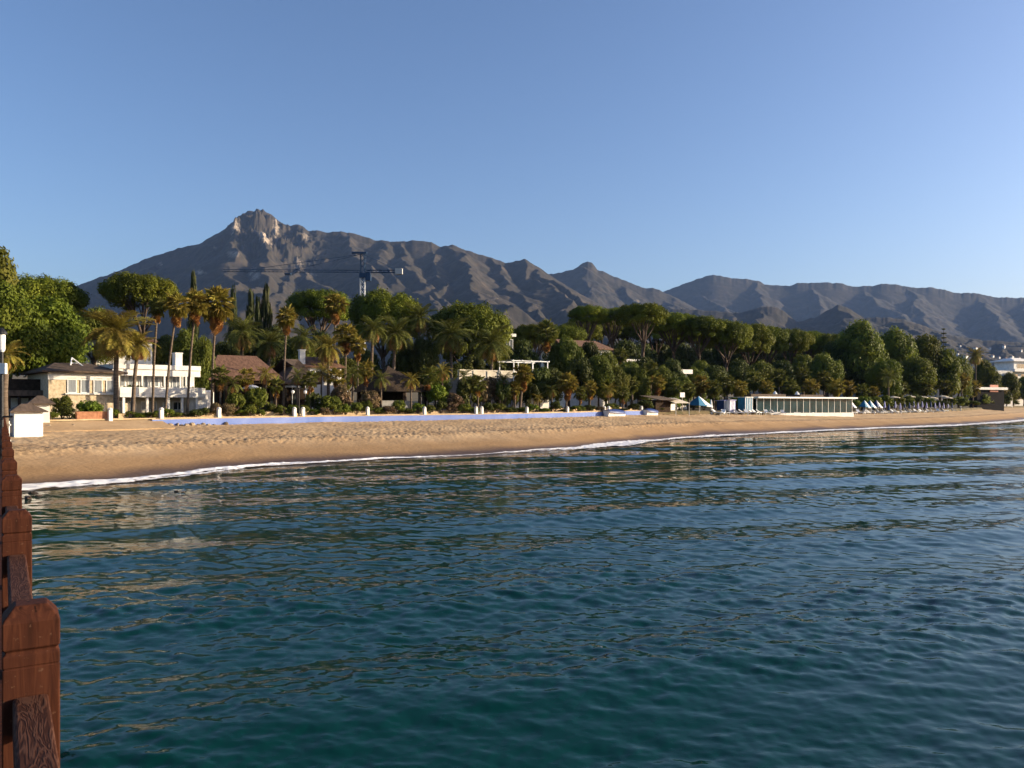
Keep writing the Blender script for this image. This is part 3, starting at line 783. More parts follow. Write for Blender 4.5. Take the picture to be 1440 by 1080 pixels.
# ---- palm fronds
def feather_frond(bend, seed, mat):
    rs = random.Random(seed); mb = MB(); N = 26; p = Vector((0, 0, 0)); pts = [p.copy()]; ds = []
    for i in range(N):
        s = i / N; a = -bend * s ** 1.3; d = Vector((math.cos(a), 0, math.sin(a))); p = p + d / N; pts.append(p.copy()); ds.append(d)
    mb.tube(pts[::5] + [pts[-1]], [.014, .012, .010, .008, .006, .004, .002][:len(pts[::5]) + 1], 4)
    for i in range(3, N):
        s = i / N; d = ds[i]; up = Vector((-d.z, 0, d.x))
        ln = .24 * (math.sin(math.pi * (.12 + .85 * s)) * .9 + .1); w = .016
        for sg in (-1, 1):
            side = Vector((0, sg, 0))
            dirv = (side * .8 + d * .55 + up * rs.uniform(-.05, .45)).normalized()
            tip = pts[i] + dirv * ln + Vector((0, 0, -ln * .28))
            mid = pts[i] + dirv * ln * .5
            wv = d * w
            b = len(mb.v); mb.v += [tuple(pts[i] - wv * .6), tuple(pts[i] + wv * .6), tuple(mid + wv), tuple(mid - wv), tuple(tip)]
            mb.f += [(b, b + 1, b + 2, b + 3), (b + 3, b + 2, b + 4)]
    return mb.mesh('frond', mat)
def fan_frond(seed, mat, droop=.25):
    rs = random.Random(seed); mb = MB()
    mb.tube([(0, 0, 0), (.3, 0, .02), (.52, 0, 0)], [.016, .012, .010], 4)
    n = 15
    for i in range(n):
        a = (i - (n - 1) / 2) / ((n - 1) / 2) * 1.95; L = .5 * (1 - .12 * abs(a)) * rs.uniform(.9, 1.05)
        c, s_ = math.cos(a), math.sin(a); da = 1.95 / (n - 1) * 1.02
        up = .035 * (1 if i % 2 else -1)
        base = (.50, 0, 0)
        m1 = (.50 + math.cos(a - da) * L * .62, math.sin(a - da) * L * .62, -droop * .2 * L + up)
        m2 = (.50 + math.cos(a + da) * L * .62, math.sin(a + da) * L * .62, -droop * .2 * L - up)
        tip = (.50 + c * L, s_ * L, -droop * L * rs.uniform(.8, 1.5))
        b = len(mb.v); mb.v += [base, m1, tip, m2]; mb.f += [(b, b + 1, b + 2), (b, b + 2, b + 3)]
    return mb.mesh('frond', mat)
FEATHER = {k: [feather_frond(bd, 7 + i, M[mt]) for i, bd in enumerate((.7, 1.1, 1.6))] for k, mt in (('gold', 'frond'), ('green', 'frond_green'))}
FEATHER_DEAD = feather_frond(1.3, 91, M['frond_dead'])
FAN = {k: [fan_frond(17 + i, M[mt], dr) for i, dr in enumerate((.15, .35, .6))] for k, mt in (('gold', 'frond'), ('green', 'frond_green'))}
FAN_DEAD = [fan_frond(51 + i, M['frond_dead'], .7) for i in range(2)]
def palm(kind, px, yc, rpx, off, label, base_px=None, tone='gold', n=40, dead=8, trunk_r=.16, group=None, cat='palm'):
    """kind 'date' (feather fronds) or 'fan'; crown centre at (px,yc) in the photo, crown radius rpx"""
    base_px = px if base_px is None else base_px
    x, D, z0 = place(base_px, off); s = nseed(); rs = random.Random(s); k = D / F
    xc = PX(px, D) - x; zc = max(ZY(yc, D) - z0, 1.0); rad = rpx * k
    t = thing('date_palm' if kind == 'date' else 'fan_palm', label, cat, (x, D, z0 - .1), 0, group)
    hz = zc + .1
    mb = MB(); N = 9
    pts = [(xc * (i / N) ** 1.3, .05 * math.sin(i), hz * i / N) for i in range(N + 1)]
    rad_t = [trunk_r * (1.35 if i == 0 else 1.0 - .25 * i / N) for i in range(N + 1)]
    if kind == 'date': rad_t[-1] *= 1.5; rad_t[-2] *= 1.25
    mb.tube(pts, rad_t, 9).build('trunk', M['palm_bark'], t, smooth=True)
    top = Vector((xc, 0, hz))
    for i in range(n):
        az = i * 2.39996 + rs.uniform(-.2, .15); f = (i + .5) / n
        if kind == 'date':
            el = 1.25 - 2.0 * f + rs.uniform(-.12, .12); m = FEATHER[tone][min(2, int((1 - f) * 1.2) if f < .4 else 1 + (i % 2))]
            L = rad * rs.uniform(1.0, 1.3)
        else:
            el = 1.3 - 2.25 * f + rs.uniform(-.15, .15); m = FAN[tone][0 if f < .4 else (1 if f < .75 else 2)]
            L = rad * rs.uniform(.9, 1.15)
        obj('frond', m, t, top + Vector((0, 0, rs.uniform(-.15, .15))), (rs.uniform(-.4, .4), -el, az), (L, L, L))
    for i in range(dead):
        az = i * 2.39996 + rs.uniform(-.3, .3)
        if kind == 'date':
            obj('dead_frond', FEATHER_DEAD, t, top + Vector((0, 0, -.2)), (rs.uniform(-.4, .4), rs.uniform(.5, .95), az), (rad * .85,) * 3)
        else:
            zz = -rs.uniform(.1, .8) * rad
            obj('dead_frond', FAN_DEAD[i % 2], t, top + Vector((0, 0, zz)), (rs.uniform(-.5, .5), rs.uniform(1.0, 1.4), az), (rad * rs.uniform(.7, .9),) * 3)
    return t
# small palms too far off to show single fronds: one joined crown each
def joined_crown(kind, n, seed, tone, dead):
    rs = random.Random(seed); V = []; Fc = []
    bm_v = []
    for i in range(n + dead):
        if i < n:
            f = (i + .5) / n; az = i * 2.4 + rs.uniform(-.2, .15); el = 1.2 - 2.1 * f + rs.uniform(-.15, .15)
            me = (FEATHER if kind == 'date' else FAN)[tone][min(2, int(f * 3))]
        else:
            az = i * 2.4; el = -1.1; me = FAN_DEAD[0]
        mt = Euler((rs.uniform(-.4, .4), -el, az)).to_matrix()
        b = len(V); V += [tuple(mt @ v.co) for v in me.vertices]
        Fc += [tuple(b + j for j in p.vertices) for p in me.polygons]
    me = bpy.data.meshes.new('crown'); me.from_pydata(V, [], Fc); me.materials.append(M['frond' if tone == 'gold' else 'frond_green']); return me
FAR_CROWN = [joined_crown('fan', 26, 3, 'green', 4), joined_crown('date', 26, 4, 'green', 0), joined_crown('fan', 24, 5, 'gold', 4)]
def far_palm(px, yc, rpx, off, ci, label, group=None):
    x, D, z0 = place(px, off); s = nseed(); rs = random.Random(s); k = D / F
    zc = max(ZY(yc, D) - z0, 1.0); rad = rpx * k
    t = thing('palm_tree', label, 'palm', (x, D, z0 - .1), 0, group)
    MB().tube([(0, 0, 0), (.1, .05, zc * .5), (0, 0, zc + .1)], [.28, .19, .17], 8).build('trunk', M['palm_bark'], t, smooth=True)
    obj('crown', FAR_CROWN[ci], t, (0, 0, zc + .1), (0, 0, rs.uniform(0, 6.28)), (rad * 1.1,) * 3)

# ------------------------------------------------------------------ trees, left to right
stone_pine(62, 112, 390, 58, 44, 'broad umbrella pine behind the bright leafy tree at far left')
round_tree(-38, 118, 318, 520, 22, 'leaf', 'tall olive green tree cut by the left edge of the picture')
round_tree(62, 120, 412, 548, 18, 'bright', 'big bright green leafy tree behind the stone villa, far left')
round_tree(12, 100, 396, 545, 16, 'bright', 'bright green leafy tree at the left edge above the dark low building')
round_tree(132, 62, 428, 520, 30, 'leaf', 'green leafy tree between the stone villa roof and the first umbrella pine')
stone_pine(196, 100, 385, 48, 42, 'umbrella pine with dense round crown standing behind the white villa')
stone_pine(449, 92, 408, 42, 58, 'flat umbrella pine between the cypresses and the crane')
stone_pine(541, 100, 409, 68, 44, 'large dome shaped pine just right of the crane mast')
stone_pine(657, 126, 428, 78, 38, 'widest dome shaped pine in the middle of the gardens')
PR = [(722, 66, 462, 30, 66), (752, 68, 456, 30, 52), (792, 66, 458, 28, 62), (828, 58, 430, 24, 72), (862, 56, 433, 22, 80), (902, 76, 427, 30, 62), (946, 74, 440, 28, 66), (984, 78, 445, 32, 58),
      (1020, 76, 450, 38, 54), (1052, 70, 455, 42, 60), (1078, 62, 459, 36, 68), (1112, 60, 463, 32, 72), (1140, 50, 465, 28, 82), (1164, 52, 469, 30, 76)]
for i, (a, b, c, d, e) in enumerate(PR):
    stone_pine(a, b, c, d, e, '%s pine from the left in the tall pine row right of centre' % ordw(i), 'pines of the long row')
for i, (a, b, c, d) in enumerate(((815, 66, 452, 26), (846, 62, 448, 24), (880, 66, 450, 26), (925, 70, 452, 26), (965, 70, 456, 26), (1004, 66, 462, 26), (1040, 64, 464, 26))):
    stone_pine(a, b, c, d, 104 + 5 * (i % 3), '%s lower pine from the left behind the tall pine row' % ordw(i), 'pines behind the tall row')
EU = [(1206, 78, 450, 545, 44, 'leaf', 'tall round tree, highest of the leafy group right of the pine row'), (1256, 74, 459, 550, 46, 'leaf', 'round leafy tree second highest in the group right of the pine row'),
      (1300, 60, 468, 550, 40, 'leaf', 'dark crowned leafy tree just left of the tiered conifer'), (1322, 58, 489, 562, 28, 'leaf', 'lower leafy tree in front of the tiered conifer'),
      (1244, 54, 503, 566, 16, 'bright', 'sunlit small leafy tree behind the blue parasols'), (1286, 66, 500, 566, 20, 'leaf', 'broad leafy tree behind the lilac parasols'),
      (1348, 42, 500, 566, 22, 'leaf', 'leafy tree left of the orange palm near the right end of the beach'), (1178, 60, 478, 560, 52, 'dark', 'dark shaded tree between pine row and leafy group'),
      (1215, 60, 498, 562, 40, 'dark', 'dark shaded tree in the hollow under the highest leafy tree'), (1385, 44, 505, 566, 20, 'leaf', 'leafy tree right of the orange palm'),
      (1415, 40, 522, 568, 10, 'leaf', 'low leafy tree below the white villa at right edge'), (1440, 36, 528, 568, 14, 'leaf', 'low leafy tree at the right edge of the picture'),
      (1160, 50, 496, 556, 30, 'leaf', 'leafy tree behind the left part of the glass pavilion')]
for a in EU: round_tree(*a[:6], a[6], group='leafy trees at the right')
for i, (a, w, y) in enumerate(((272, 13, 391), (328, 11, 407), (353, 14, 416), (363, 11, 419), (374, 16, 409))):
    cypress(a, w, y, 50 - (10 if i == 0 else 0), ['cypress peeping above the fan palms beside the white villa', 'thin lone cypress right of the tallest fan palm', 'dark cypress, left of three standing together', 'cypress in the middle of three standing together', 'tallest cypress, right of three standing together'][i])
# tiered conifer
def tiered_conifer():
    x, D, z0 = place(1327, 90); h = ZY(462, D) - z0; t = thing('tiered_conifer', 'slender tiered conifer standing above the leafy trees at right', 'tree', (x, D, z0), 0)
    MB().tube([(0, 0, 0), (0, 0, h)], [.3, .05], 7).build('trunk', M['bark'], t)
    rs = np.random.RandomState(8); cl = []
    for i in range(14):
        f = i / 13; z = h * (.25 + .74 * f); L = (1 - f) * 3.2 + .3
        for k in range(6):
            a = k * 1.047 + i * .5
            for q in (.35, .7, 1): cl.append((math.cos(a) * L * q, math.sin(a) * L * q, z + .2 * q, .55, .55, .22))
    V, Fc = leaf_cloud(rs, cl, 40, .4); obj('crown', np_mesh('crown', V, Fc, M['leaf_dark']), t)
tiered_conifer()

# ---- palms with single fronds
palm('date', 164, 466, 44, 5, 'big date palm with golden arching fronds in front of the stone villa', 163, 'gold', 58, 16, .26)
palm('date', 194, 484, 26, 4, 'smaller date palm with drooping fronds right of the big one', 186, 'gold', 36, 14, .20)
palm('fan', 221, 432, 15, 7, 'slender fan palm before the umbrella pine, third trunk from the big date palm', 214, 'green', 30, 8, .13)
palm('fan', 248, 430, 20, 5, 'fan palm with leaning trunk in front of the white villa door', 232, 'gold', 36, 14, .13)
palm('fan', 275, 426, 21, 6, 'fan palm beside the white chimney of the villa', 263, 'gold', 36, 14, .13)
palm('fan', 304, 428, 28, 7, 'tallest fan palm with large sunlit head right of the villa', 297, 'gold', 52, 22, .14)
palm('fan', 403, 446, 17, 9, 'fan palm in front of the long tiled roof', 398, 'gold', 36, 16, .13)
palm('fan', 471, 428, 19, 26, 'fan palm with shaggy brown skirt before the flat umbrella pine', 470, 'gold', 36, 30, .15)
palm('fan', 486, 470, 19, 16, 'golden fan palm below the shaggy one', 486, 'gold', 36, 20, .15)
palm('fan', 503, 486, 15, 14, 'small golden fan palm left of the green feather palm', 503, 'gold', 30, 18, .14)
palm('date', 462, 488, 25, 14, 'date palm behind the white walled end of the tiled building', 462, 'gold', 36, 8, .22)
palm('date', 524, 462, 24, 18, 'green feather palm in front of the large dome pine', 522, 'green', 34, 4, .22)
palm('date', 556, 468, 30, 20, 'date palm above the thatched hut, fronds arching', 552, 'green', 40, 12, .25)
palm('date', 590, 446, 26, 36, 'dark date palm at the right foot of the large dome pine', 590, 'green', 34, 8, .25)
palm('date', 634, 470, 32, 18, 'date palm in front of the widest dome pine, left of two', 635, 'green', 42, 10, .26)
palm('date', 691, 482, 32, 14, 'date palm in front of the widest dome pine, right of two', 691, 'green', 42, 14, .28)
palm('date', 340, 468, 30, 26, 'dark date palm behind the long tiled roof, left of two', 340, 'green', 36, 8, .25)
palm('date', 378, 482, 26, 22, 'dark date palm behind the long tiled roof, right of two', 378, 'green', 34, 12, .25)
palm('date', 428, 474, 24, 30, 'dark date palm behind the white chimney of the tiled building', 428, 'green', 32, 8, .25)
palm('date', 8, 498, 26, -14, 'small date palm seen behind the lamp at the left edge', 6, 'gold', 34, 6, .22)
palm('fan', 736, 526, 17, 3, 'squat fan palm on the promenade under the white pergola', 731, 'gold', 34, 16, .20)
palm('fan', 798, 538, 17, 3, 'squat fan palm with dry skirt by the fourth pillar from the boats', 796, 'gold', 34, 18, .14)
palm('fan', 830, 546, 12, 3, 'small fan palm near the pair of pillars beside the blue boat', 829, 'gold', 26, 10, .15)
palm('date', 756, 560, 9, 2, 'tiny young palm between the two squat fan palms', 756, 'gold', 18, 0, .10)
palm('fan', 768, 468, 20, 44, 'fan palm rising from the dark trees left of the pine row', 768, 'green', 30, 8, .15)
palm('fan', 915, 520, 14, 10, 'fan palm over the dark kiosk, upper of two', 915, 'green', 30, 8, .15)
palm('fan', 925, 538, 13, 6, 'fan palm with orange dead leaves over the dark kiosk', 925, 'gold', 26, 24, .15)
palm('fan', 872, 500, 13, 24, 'fan palm in front of the pine trunks left of the kiosk', 872, 'green', 28, 6, .15)
palm('date', 1372, 500, 15, 30, 'orange brown palm rising above the trees near the right end', 1372, 'gold', 34, 20, .3)

FP = [(888, 540, 13, 7, 0), (950, 545, 12, 6, 0), (968, 548, 12, 5, 0), (985, 540, 14, 10, 2), (1003, 545, 13, 8, 0), (1022, 540, 14, 10, 0), (1040, 546, 13, 8, 2), (1060, 535, 14, 14, 0), (1078, 545, 12, 10, 2),
      (1095, 530, 13, 22, 0), (1112, 545, 13, 12, 0), (1128, 528, 14, 24, 0), (1140, 545, 14, 14, 2), (1158, 534, 14, 20, 0), (1176, 544, 14, 12, 2), (1192, 546, 13, 12, 2), (1212, 550, 12, 12, 0), (1228, 552, 10, 14, 2),
      (1249, 530, 16, 6, 1), (1268, 546, 11, 12, 0), (1300, 545, 12, 10, 0), (1330, 545, 12, 12, 0), (1352, 535, 12, 12, 2), (1368, 545, 12, 10, 2), (1392, 548, 10, 10, 0), (1408, 552, 10, 8, 2), (1425, 553, 9, 8, 0)]
for i, (a, y, r, of, ci) in enumerate(FP):
    far_palm(a, y, r, of, ci, '%s palm from the left in the row behind the kiosk, glass pavilion and parasols' % ordw(i), 'palms behind the beach club')
# ---- darker trees that close the gardens
FT = [(318, 56, 478, 550, 30, 'dark'), (350, 54, 462, 530, 46, 'dark'), (388, 52, 455, 530, 42, 'dark'), (420, 50, 470, 545, 36, 'leaf'), (448, 50, 465, 545, 40, 'dark'), (490, 52, 500, 560, 22, 'leaf'), (515, 50, 490, 560, 26, 'dark'),
      (570, 56, 480, 560, 24, 'dark'), (596, 44, 470, 555, 20, 'dark'), (612, 46, 515, 572, 10, 'leaf'), (640, 50, 510, 560, 26, 'dark'), (664, 46, 495, 545, 30, 'dark'), (705, 50, 480, 560, 40, 'dark'), (735, 60, 478, 555, 30, 'dark'),
      (758, 44, 514, 565, 8, 'dark'), (775, 46, 515, 572, 8, 'dark'), (785, 54, 482, 560, 26, 'leaf'), (815, 52, 500, 570, 14, 'dark'), (842, 52, 497, 572, 12, 'leaf'), (866, 46, 515, 572, 9, 'leaf'), (880, 50, 505, 565, 18, 'leaf'),
      (905, 50, 500, 570, 24, 'dark'), (942, 50, 505, 572, 22, 'dark'), (975, 46, 515, 568, 24, 'leaf'), (1005, 50, 512, 565, 30, 'dark'), (1040, 48, 505, 565, 30, 'dark'), (1068, 46, 505, 560, 34, 'leaf'), (1100, 48, 505, 562, 40, 'dark'),
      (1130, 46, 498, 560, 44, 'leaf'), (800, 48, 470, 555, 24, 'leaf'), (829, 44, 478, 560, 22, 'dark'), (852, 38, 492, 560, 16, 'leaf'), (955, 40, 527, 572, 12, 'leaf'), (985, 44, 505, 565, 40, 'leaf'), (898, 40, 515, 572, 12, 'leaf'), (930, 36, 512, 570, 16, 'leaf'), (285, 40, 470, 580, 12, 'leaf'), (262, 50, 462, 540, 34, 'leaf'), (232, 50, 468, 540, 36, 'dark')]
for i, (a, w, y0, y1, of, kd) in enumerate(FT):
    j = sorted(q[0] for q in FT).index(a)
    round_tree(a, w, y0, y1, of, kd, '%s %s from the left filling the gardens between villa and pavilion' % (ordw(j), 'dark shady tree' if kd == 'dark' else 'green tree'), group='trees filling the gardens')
c_ = 0
for a in range(800, 1180, 26):
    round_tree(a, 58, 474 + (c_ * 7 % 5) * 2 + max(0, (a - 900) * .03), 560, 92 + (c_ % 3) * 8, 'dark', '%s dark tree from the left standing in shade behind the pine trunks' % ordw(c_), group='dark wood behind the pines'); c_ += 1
GP = [(310, 528, 16, 4, 'fan', 'green'), (328, 540, 15, 3.5, 'date', 'green'), (346, 530, 15, 4, 'fan', 'gold'), (374, 526, 16, 4.5, 'date', 'gold'), (388, 542, 13, 3, 'fan', 'green'), (418, 528, 15, 5, 'date', 'green'), (436, 534, 15, 4, 'fan', 'green'),
      (452, 522, 17, 6, 'date', 'gold'), (472, 530, 15, 5, 'fan', 'gold'), (496, 526, 17, 6, 'date', 'green'), (514, 520, 16, 7, 'fan', 'gold'), (536, 532, 16, 3.5, 'date', 'green'), (578, 534, 15, 3.5, 'date', 'gold'), (602, 528, 16, 5, 'fan', 'green'), (622, 522, 16, 6, 'date', 'gold'),
      (652, 530, 17, 5, 'date', 'green'), (672, 540, 14, 4, 'fan', 'green'), (708, 535, 16, 5, 'date', 'green'), (724, 546, 12, 3, 'fan', 'gold'), (776, 548, 12, 3, 'date', 'green'), (816, 552, 12, 3, 'fan', 'green'), (856, 548, 13, 3.5, 'date', 'gold'), (876, 552, 12, 3, 'fan', 'green')]
for i, (a, y, r, of, kd, tn) in enumerate(GP):
    palm(kd, a, y, r, of, '%s low garden palm from the left in front of the tiled roofs and terrace' % ordw(i), None, tn, 22, 4, .12, 'low garden palms')
# ---- shrubs
SH = [(1384, 30, 553, 3, 'leaf', 'shrub in front of the pink walled beach house, left'), (1398, 26, 556, 2.5, 'bright', 'shrub in front of the pink walled beach house, middle'), (1410, 26, 554, 3, 'dark', 'shrub in front of the pink walled beach house, right'),
      (88, 34, 556, 3.5, 'leaf', 'loose olive green bush left of the clipped round bushes'), (98, 26, 570, 2.2, 'dark', 'dark round bush in front of the stone villa'), (126, 40, 562, 2.6, 'bright', 'clipped deep green bush under the villa windows'),
      (72, 24, 578, 1.5, 'leaf', 'pale green bush beside the white hut'), (112, 20, 580, 1.5, 'leaf', 'low yellow green bush between the clipped bushes and the stones'),
      (361, 40, 543, 3.5, 'leaf', 'large clipped hedge bush left of the street lamp'), (330, 30, 552, 3, 'leaf', 'tall bush left of the large clipped hedge bush'), (482, 40, 540, 4, 'flower', 'pinkish flowering bush left of the thatched hut'),
      (520, 34, 548, 3.5, 'flower', 'pink and brown bush at the left corner of the thatched hut'), (462, 38, 556, 3, 'leaf', 'yellowish bush right of the pair of pillars by the lamp'), (440, 26, 548, 4, 'dark', 'dark bush behind the street lamp'),
      (560, 24, 562, 2.5, 'leaf', 'small bush in front of the thatched hut wall'), (615, 36, 540, 4.5, 'bright', 'leafy green bush right of the thatched hut'), (636, 34, 552, 3, 'flower', 'dry brownish bush left of the terrace')]
for a in SH: shrub(*a)
rs_ = random.Random(77); c_ = 0
for a in list(range(158, 300, 13)) + list(range(306, 560, 15)) + list(range(572, 940, 16)):
    kd = rs_.choice(['leaf', 'leaf', 'dark', 'bright', 'flower', 'dark']) if a > 300 else rs_.choice(['leaf', 'bright', 'dark'])
    shrub(a, rs_.uniform(18, 26), rs_.uniform(562, 575) if a > 300 else rs_.uniform(572, 580), rs_.uniform(1.4, 2.6), kd, '%s low shrub from the left along the garden edge behind the wall' % ordw(c_), 'low shrubs behind the wall'); c_ += 1
c_ = 0
for a in range(945, 1440, 15):
    shrub(a, rs_.uniform(20, 28), rs_.uniform(552, 564), rs_.uniform(6, 10), rs_.choice(['leaf', 'dark', 'leaf', 'bright']), '%s shrub from the left under the palms behind the beach club' % ordw(c_), 'shrubs under the palms'); c_ += 1
c_ = 0
for a in range(650, 760, 14):
    shrub(a, rs_.uniform(22, 30), rs_.uniform(526, 543), rs_.uniform(4, 8), rs_.choice(['leaf', 'dark', 'dark', 'flower']), '%s bush from the left below the white terrace' % ordw(c_), 'bushes below the terrace'); c_ += 1

# ------------------------------------------------------------------ buildings
def frame(pxL, pxR, off, deg, D=None):
    """left front corner, width and turn of a facade that spans pxL..pxR in the photo"""
    th = R(deg); Ay = D or (wallD(pxL) + off); Ax = PX(pxL, Ay); k = (pxR - 720.0) / F
    W = (k * Ay - Ax) / (math.cos(th) - k * math.sin(th))
    mx, my = Ax + math.cos(th) * W / 2, Ay + math.sin(th) * W / 2
    z0 = gz(mx, my)
    zr = lambda y: ZY(y, my) - z0
    return (Ax, Ay, z0 - 0.05), W, th, zr
def window(t, x0, x1, y, z0, z1, fm='white_paint', gm='glass', bars=1, name='window'):
    fr = MB(); w = 0.07
    fr.b2(x0, x1, y - .06, y + .02, z0, z0 + w).b2(x0, x1, y - .06, y + .02, z1 - w, z1)
    for i in range(bars + 2):
        xx = x0 + w / 2 + (x1 - x0 - w) * i / (bars + 1); fr.b2(xx - w / 2, xx + w / 2, y - .058, y + .018, z0 + w, z1 - w)
    f = fr.build(name, M[fm], t)
    for i in range(bars + 1):
        a = x0 + w + (x1 - x0 - w) * i / (bars + 1); b = x0 + (x1 - x0 - w) * (i + 1) / (bars + 1)
        MB().b2(a, b, y - .03, y - .015, z0 + w, z1 - w).build('pane', M[gm], f)
    return f

def stone_villa():
    loc, W, th, zr = frame(68, 166, 9, 42)
    t = thing('stone_villa', 'low stone villa with brown hipped roof and four wide windows', 'house', loc, th)
    e = zr(523); d = 9.0; rt = zr(511)
    MB().b2(0, W, 0, d, -1, e).build('wall', M['stone'], t, bevel=.02)
    MB().b2(-.05, W + .05, -.08, -.003, e - .75, e - .02).build('upper_band', M['white'], t)
    r = MB().hip(-.7, W + .7, -.8, d + .6, e + .08, rt + .25, W * .36, .14).build('roof', M['tile_dark'], t)
    MB().tube([(W * .40, d * .3, rt - .35), (W * .47, d * .42, rt + .75)], .07, 5).tube([(W * .47, d * .42, rt + .75), (W * .62, d * .3, rt - .25)], .07, 5).tube([(W * .44, d * .36, rt + .2), (W * .55, d * .36, rt + .2)], .05, 5).build('skylight_frame', M['white_paint'], r)
    z0, z1 = zr(552), zr(531); x0, x1 = W * .26, W * .95; n = 4; g = .35; w = (x1 - x0 - g * (n - 1)) / n
    for i in range(n): window(t, x0 + i * (w + g), x0 + i * (w + g) + w, -.02, z0, z1, 'white_paint', 'curtain', 0)
    MB().b2(x0 - .2, x1 + .2, -.22, -.004, z0 - .14, z0 - .02).build('sill', M['white'], t)
    MB().b2(W * .74, W + .9, -.9, -.085, -1, zr(566)).build('buttress', M['stone'], t, bevel=.05)
stone_villa()

def white_villa():
    loc, W, th, zr = frame(165, 291, 9, 42)
    t = thing('white_villa', 'white two storey villa with long terrace, square chimney and flat roof', 'house', loc, th)
    zs, ztp, zroof = zr(557), zr(548), zr(512.5); d = 9.0
    MB().b2(0, W, 1.6, d, -1, zs - .1).build('lower_wall', M['cream'], t)
    MB().b2(-.1, W * .93, -1.2, d, zs - .1, zs + .22).build('terrace_slab', M['white'], t, bevel=.02)
    MB().b2(-.1, W * .93, -1.2, -1.0, zs + .223, ztp + .25).build('parapet', M['white'], t, bevel=.02)
    zl = zs + .23
    MB().b2(0, W * .93, 1.9, d, zl, zroof - .5).build('upper_wall', M['white'], t)
    MB().b2(-.3, W * .93 + .1, .3, d + .2, zroof - .497, zroof).build('roof', M['white'], t, bevel=.03)
    MB().b2(-.3, W * .93 + .1, .45, .6, zroof - 1.15, zroof - .5).build('fascia', M['white'], t)
    x = .3; n = 7; w = (W * .93 - .6) / n
    for i in range(n):
        window(t, x + i * w + .12, x + (i + 1) * w - .12, 1.88, zl + (.1 if i in (2, 5) else .8), zroof - .75, 'white_paint', 'curtain' if i not in (4, 6) else 'glass', 1)
    for i in range(0, n + 1, 2):
        MB().box((x + i * w, .52, (zl + zroof - .95) / 2 + .1), (.16, .16, zroof - .95 - zl + .2)).build('column', M['white'], t)
    MB().b2(W * .72, W * .80, 2.2, 3.2, zroof, zr(494)).b2(W * .715, W * .805, 2.15, 3.25, zr(494), zr(494) + .12).b2(W * .745, W * .775, 2.18, 2.4, zr(500), zr(497)).build('chimney', M['white'], t)
    MB().b2(W * .54, W * .64, 1.48, 1.6, 0, zs - .6).build('door', M['white_paint'], t)
    for i, (a, b) in enumerate(((.05, .14), (.16, .25), (.30, .48), (.66, .78))):
        window(t, W * a, W * b, 1.58, .6, zs - .5, 'white_paint', 'curtain' if i != 3 else 'glass', 1)
    for a in (.02, .27, .50, .655, .82):
        MB().b2(W * a, W * a + .22, -1.1, -.85, -1, zs - .1).build('column', M['white'], t)
    MB().lathe([(1.5, -1), (1.5, zs + .5), (1.35, zs + .7)], 18, (W * .93, .6, 0)).build('rounded_wall', M['white'], t, smooth=False)
    for a, b in ((.06, .22), (.74, .9)):
        rs = np.random.RandomState(int(a * 100)); cl = [(W * (a + (b - a) * q), -.75, ztp + .15, .4, .3, .35) for q in np.linspace(0, 1, 6)]
        V, Fc = leaf_cloud(rs, cl, 220, .22); obj('planter_hedge', np_mesh('planter_hedge', V, Fc, M['leaf_dark']), t)
white_villa()

def back_house():
    loc, W, th, zr = frame(112, 214, 30, 34)
    t = thing('tiled_house', 'white house with brown tiled roof half hidden behind the big date palm', 'house', loc, th)
    e = zr(478); MB().b2(0, W, 0, 9, -1, e).build('wall', M['white'], t)
    MB().hip(-.6, W + .6, -.6, 9.6, e + .1, zr(460), W * .3, .15).build('roof', M['tile'], t)
    for a in (.08, .30, .55, .78): window(t, W * a, W * a + 1.2, -.02, e - 2.1, e - .7, 'white_paint', 'glass')
    MB().b2(W * .42, W * .46, 1, 2, e, zr(455)).build('chimney', M['white'], t)
back_house()

def restaurant():
    loc, W, th, zr = frame(298, 441, 11, 30)
    t = thing('tiled_pavilion', 'long low building with rust brown tiled roof and dark open front', 'house', loc, th)
    e, rg = zr(533), zr(504); d = 11.0
    MB().hip(-.5, W * .70, -.6, d, e, rg + .6, 2.0, .16).build('roof', M['tile'], t)
    MB().hip(W * .66, W + .6, -1.4, d - 1, e - .35, rg + .3, 3.2, .16).build('side_roof', M['tile_dark'], t)
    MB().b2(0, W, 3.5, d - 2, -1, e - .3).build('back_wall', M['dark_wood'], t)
    MB().b2(-.3, W, -.3, -.1, e - .5, e - .17).build('beam', M['dark_wood'], t)
    for i in range(9): MB().box((W * (i + .1) / 8.4, -.2, (e - .5) / 2), (.22, .22, e - .5)).build('post', M['dark_wood'], t)
    for i in range(8): window(t, W * (i + .25) / 8.4, W * (i + .95) / 8.4, 3.46, .5, e - .7, 'dark_wood', 'glass')
    loc, W, th, zr = frame(426, 480, 15, 30)
    t = thing('white_end_house', 'small white house with tiled roof and white chimney joining the tiled pavilion', 'house', loc, th)
    e = zr(516); MB().b2(0, W, 0, 6, -1, e).build('wall', M['white'], t)
    MB().hip(-.4, W + .4, -.5, 6.5, e + .08, zr(503) + .3, 1.2, .14).build('roof', M['tile'], t)
    for a in (.18, .5): window(t, W * a, W * a + 1.3, -.02, e - 1.9, e - .35, 'white_paint', 'glass')
    MB().b2(-.3, .35, .2, 1.0, e - .2, zr(493)).b2(-.38, .43, .12, 1.08, zr(493), zr(493) + .12).build('chimney', M['white'], t)
restaurant()
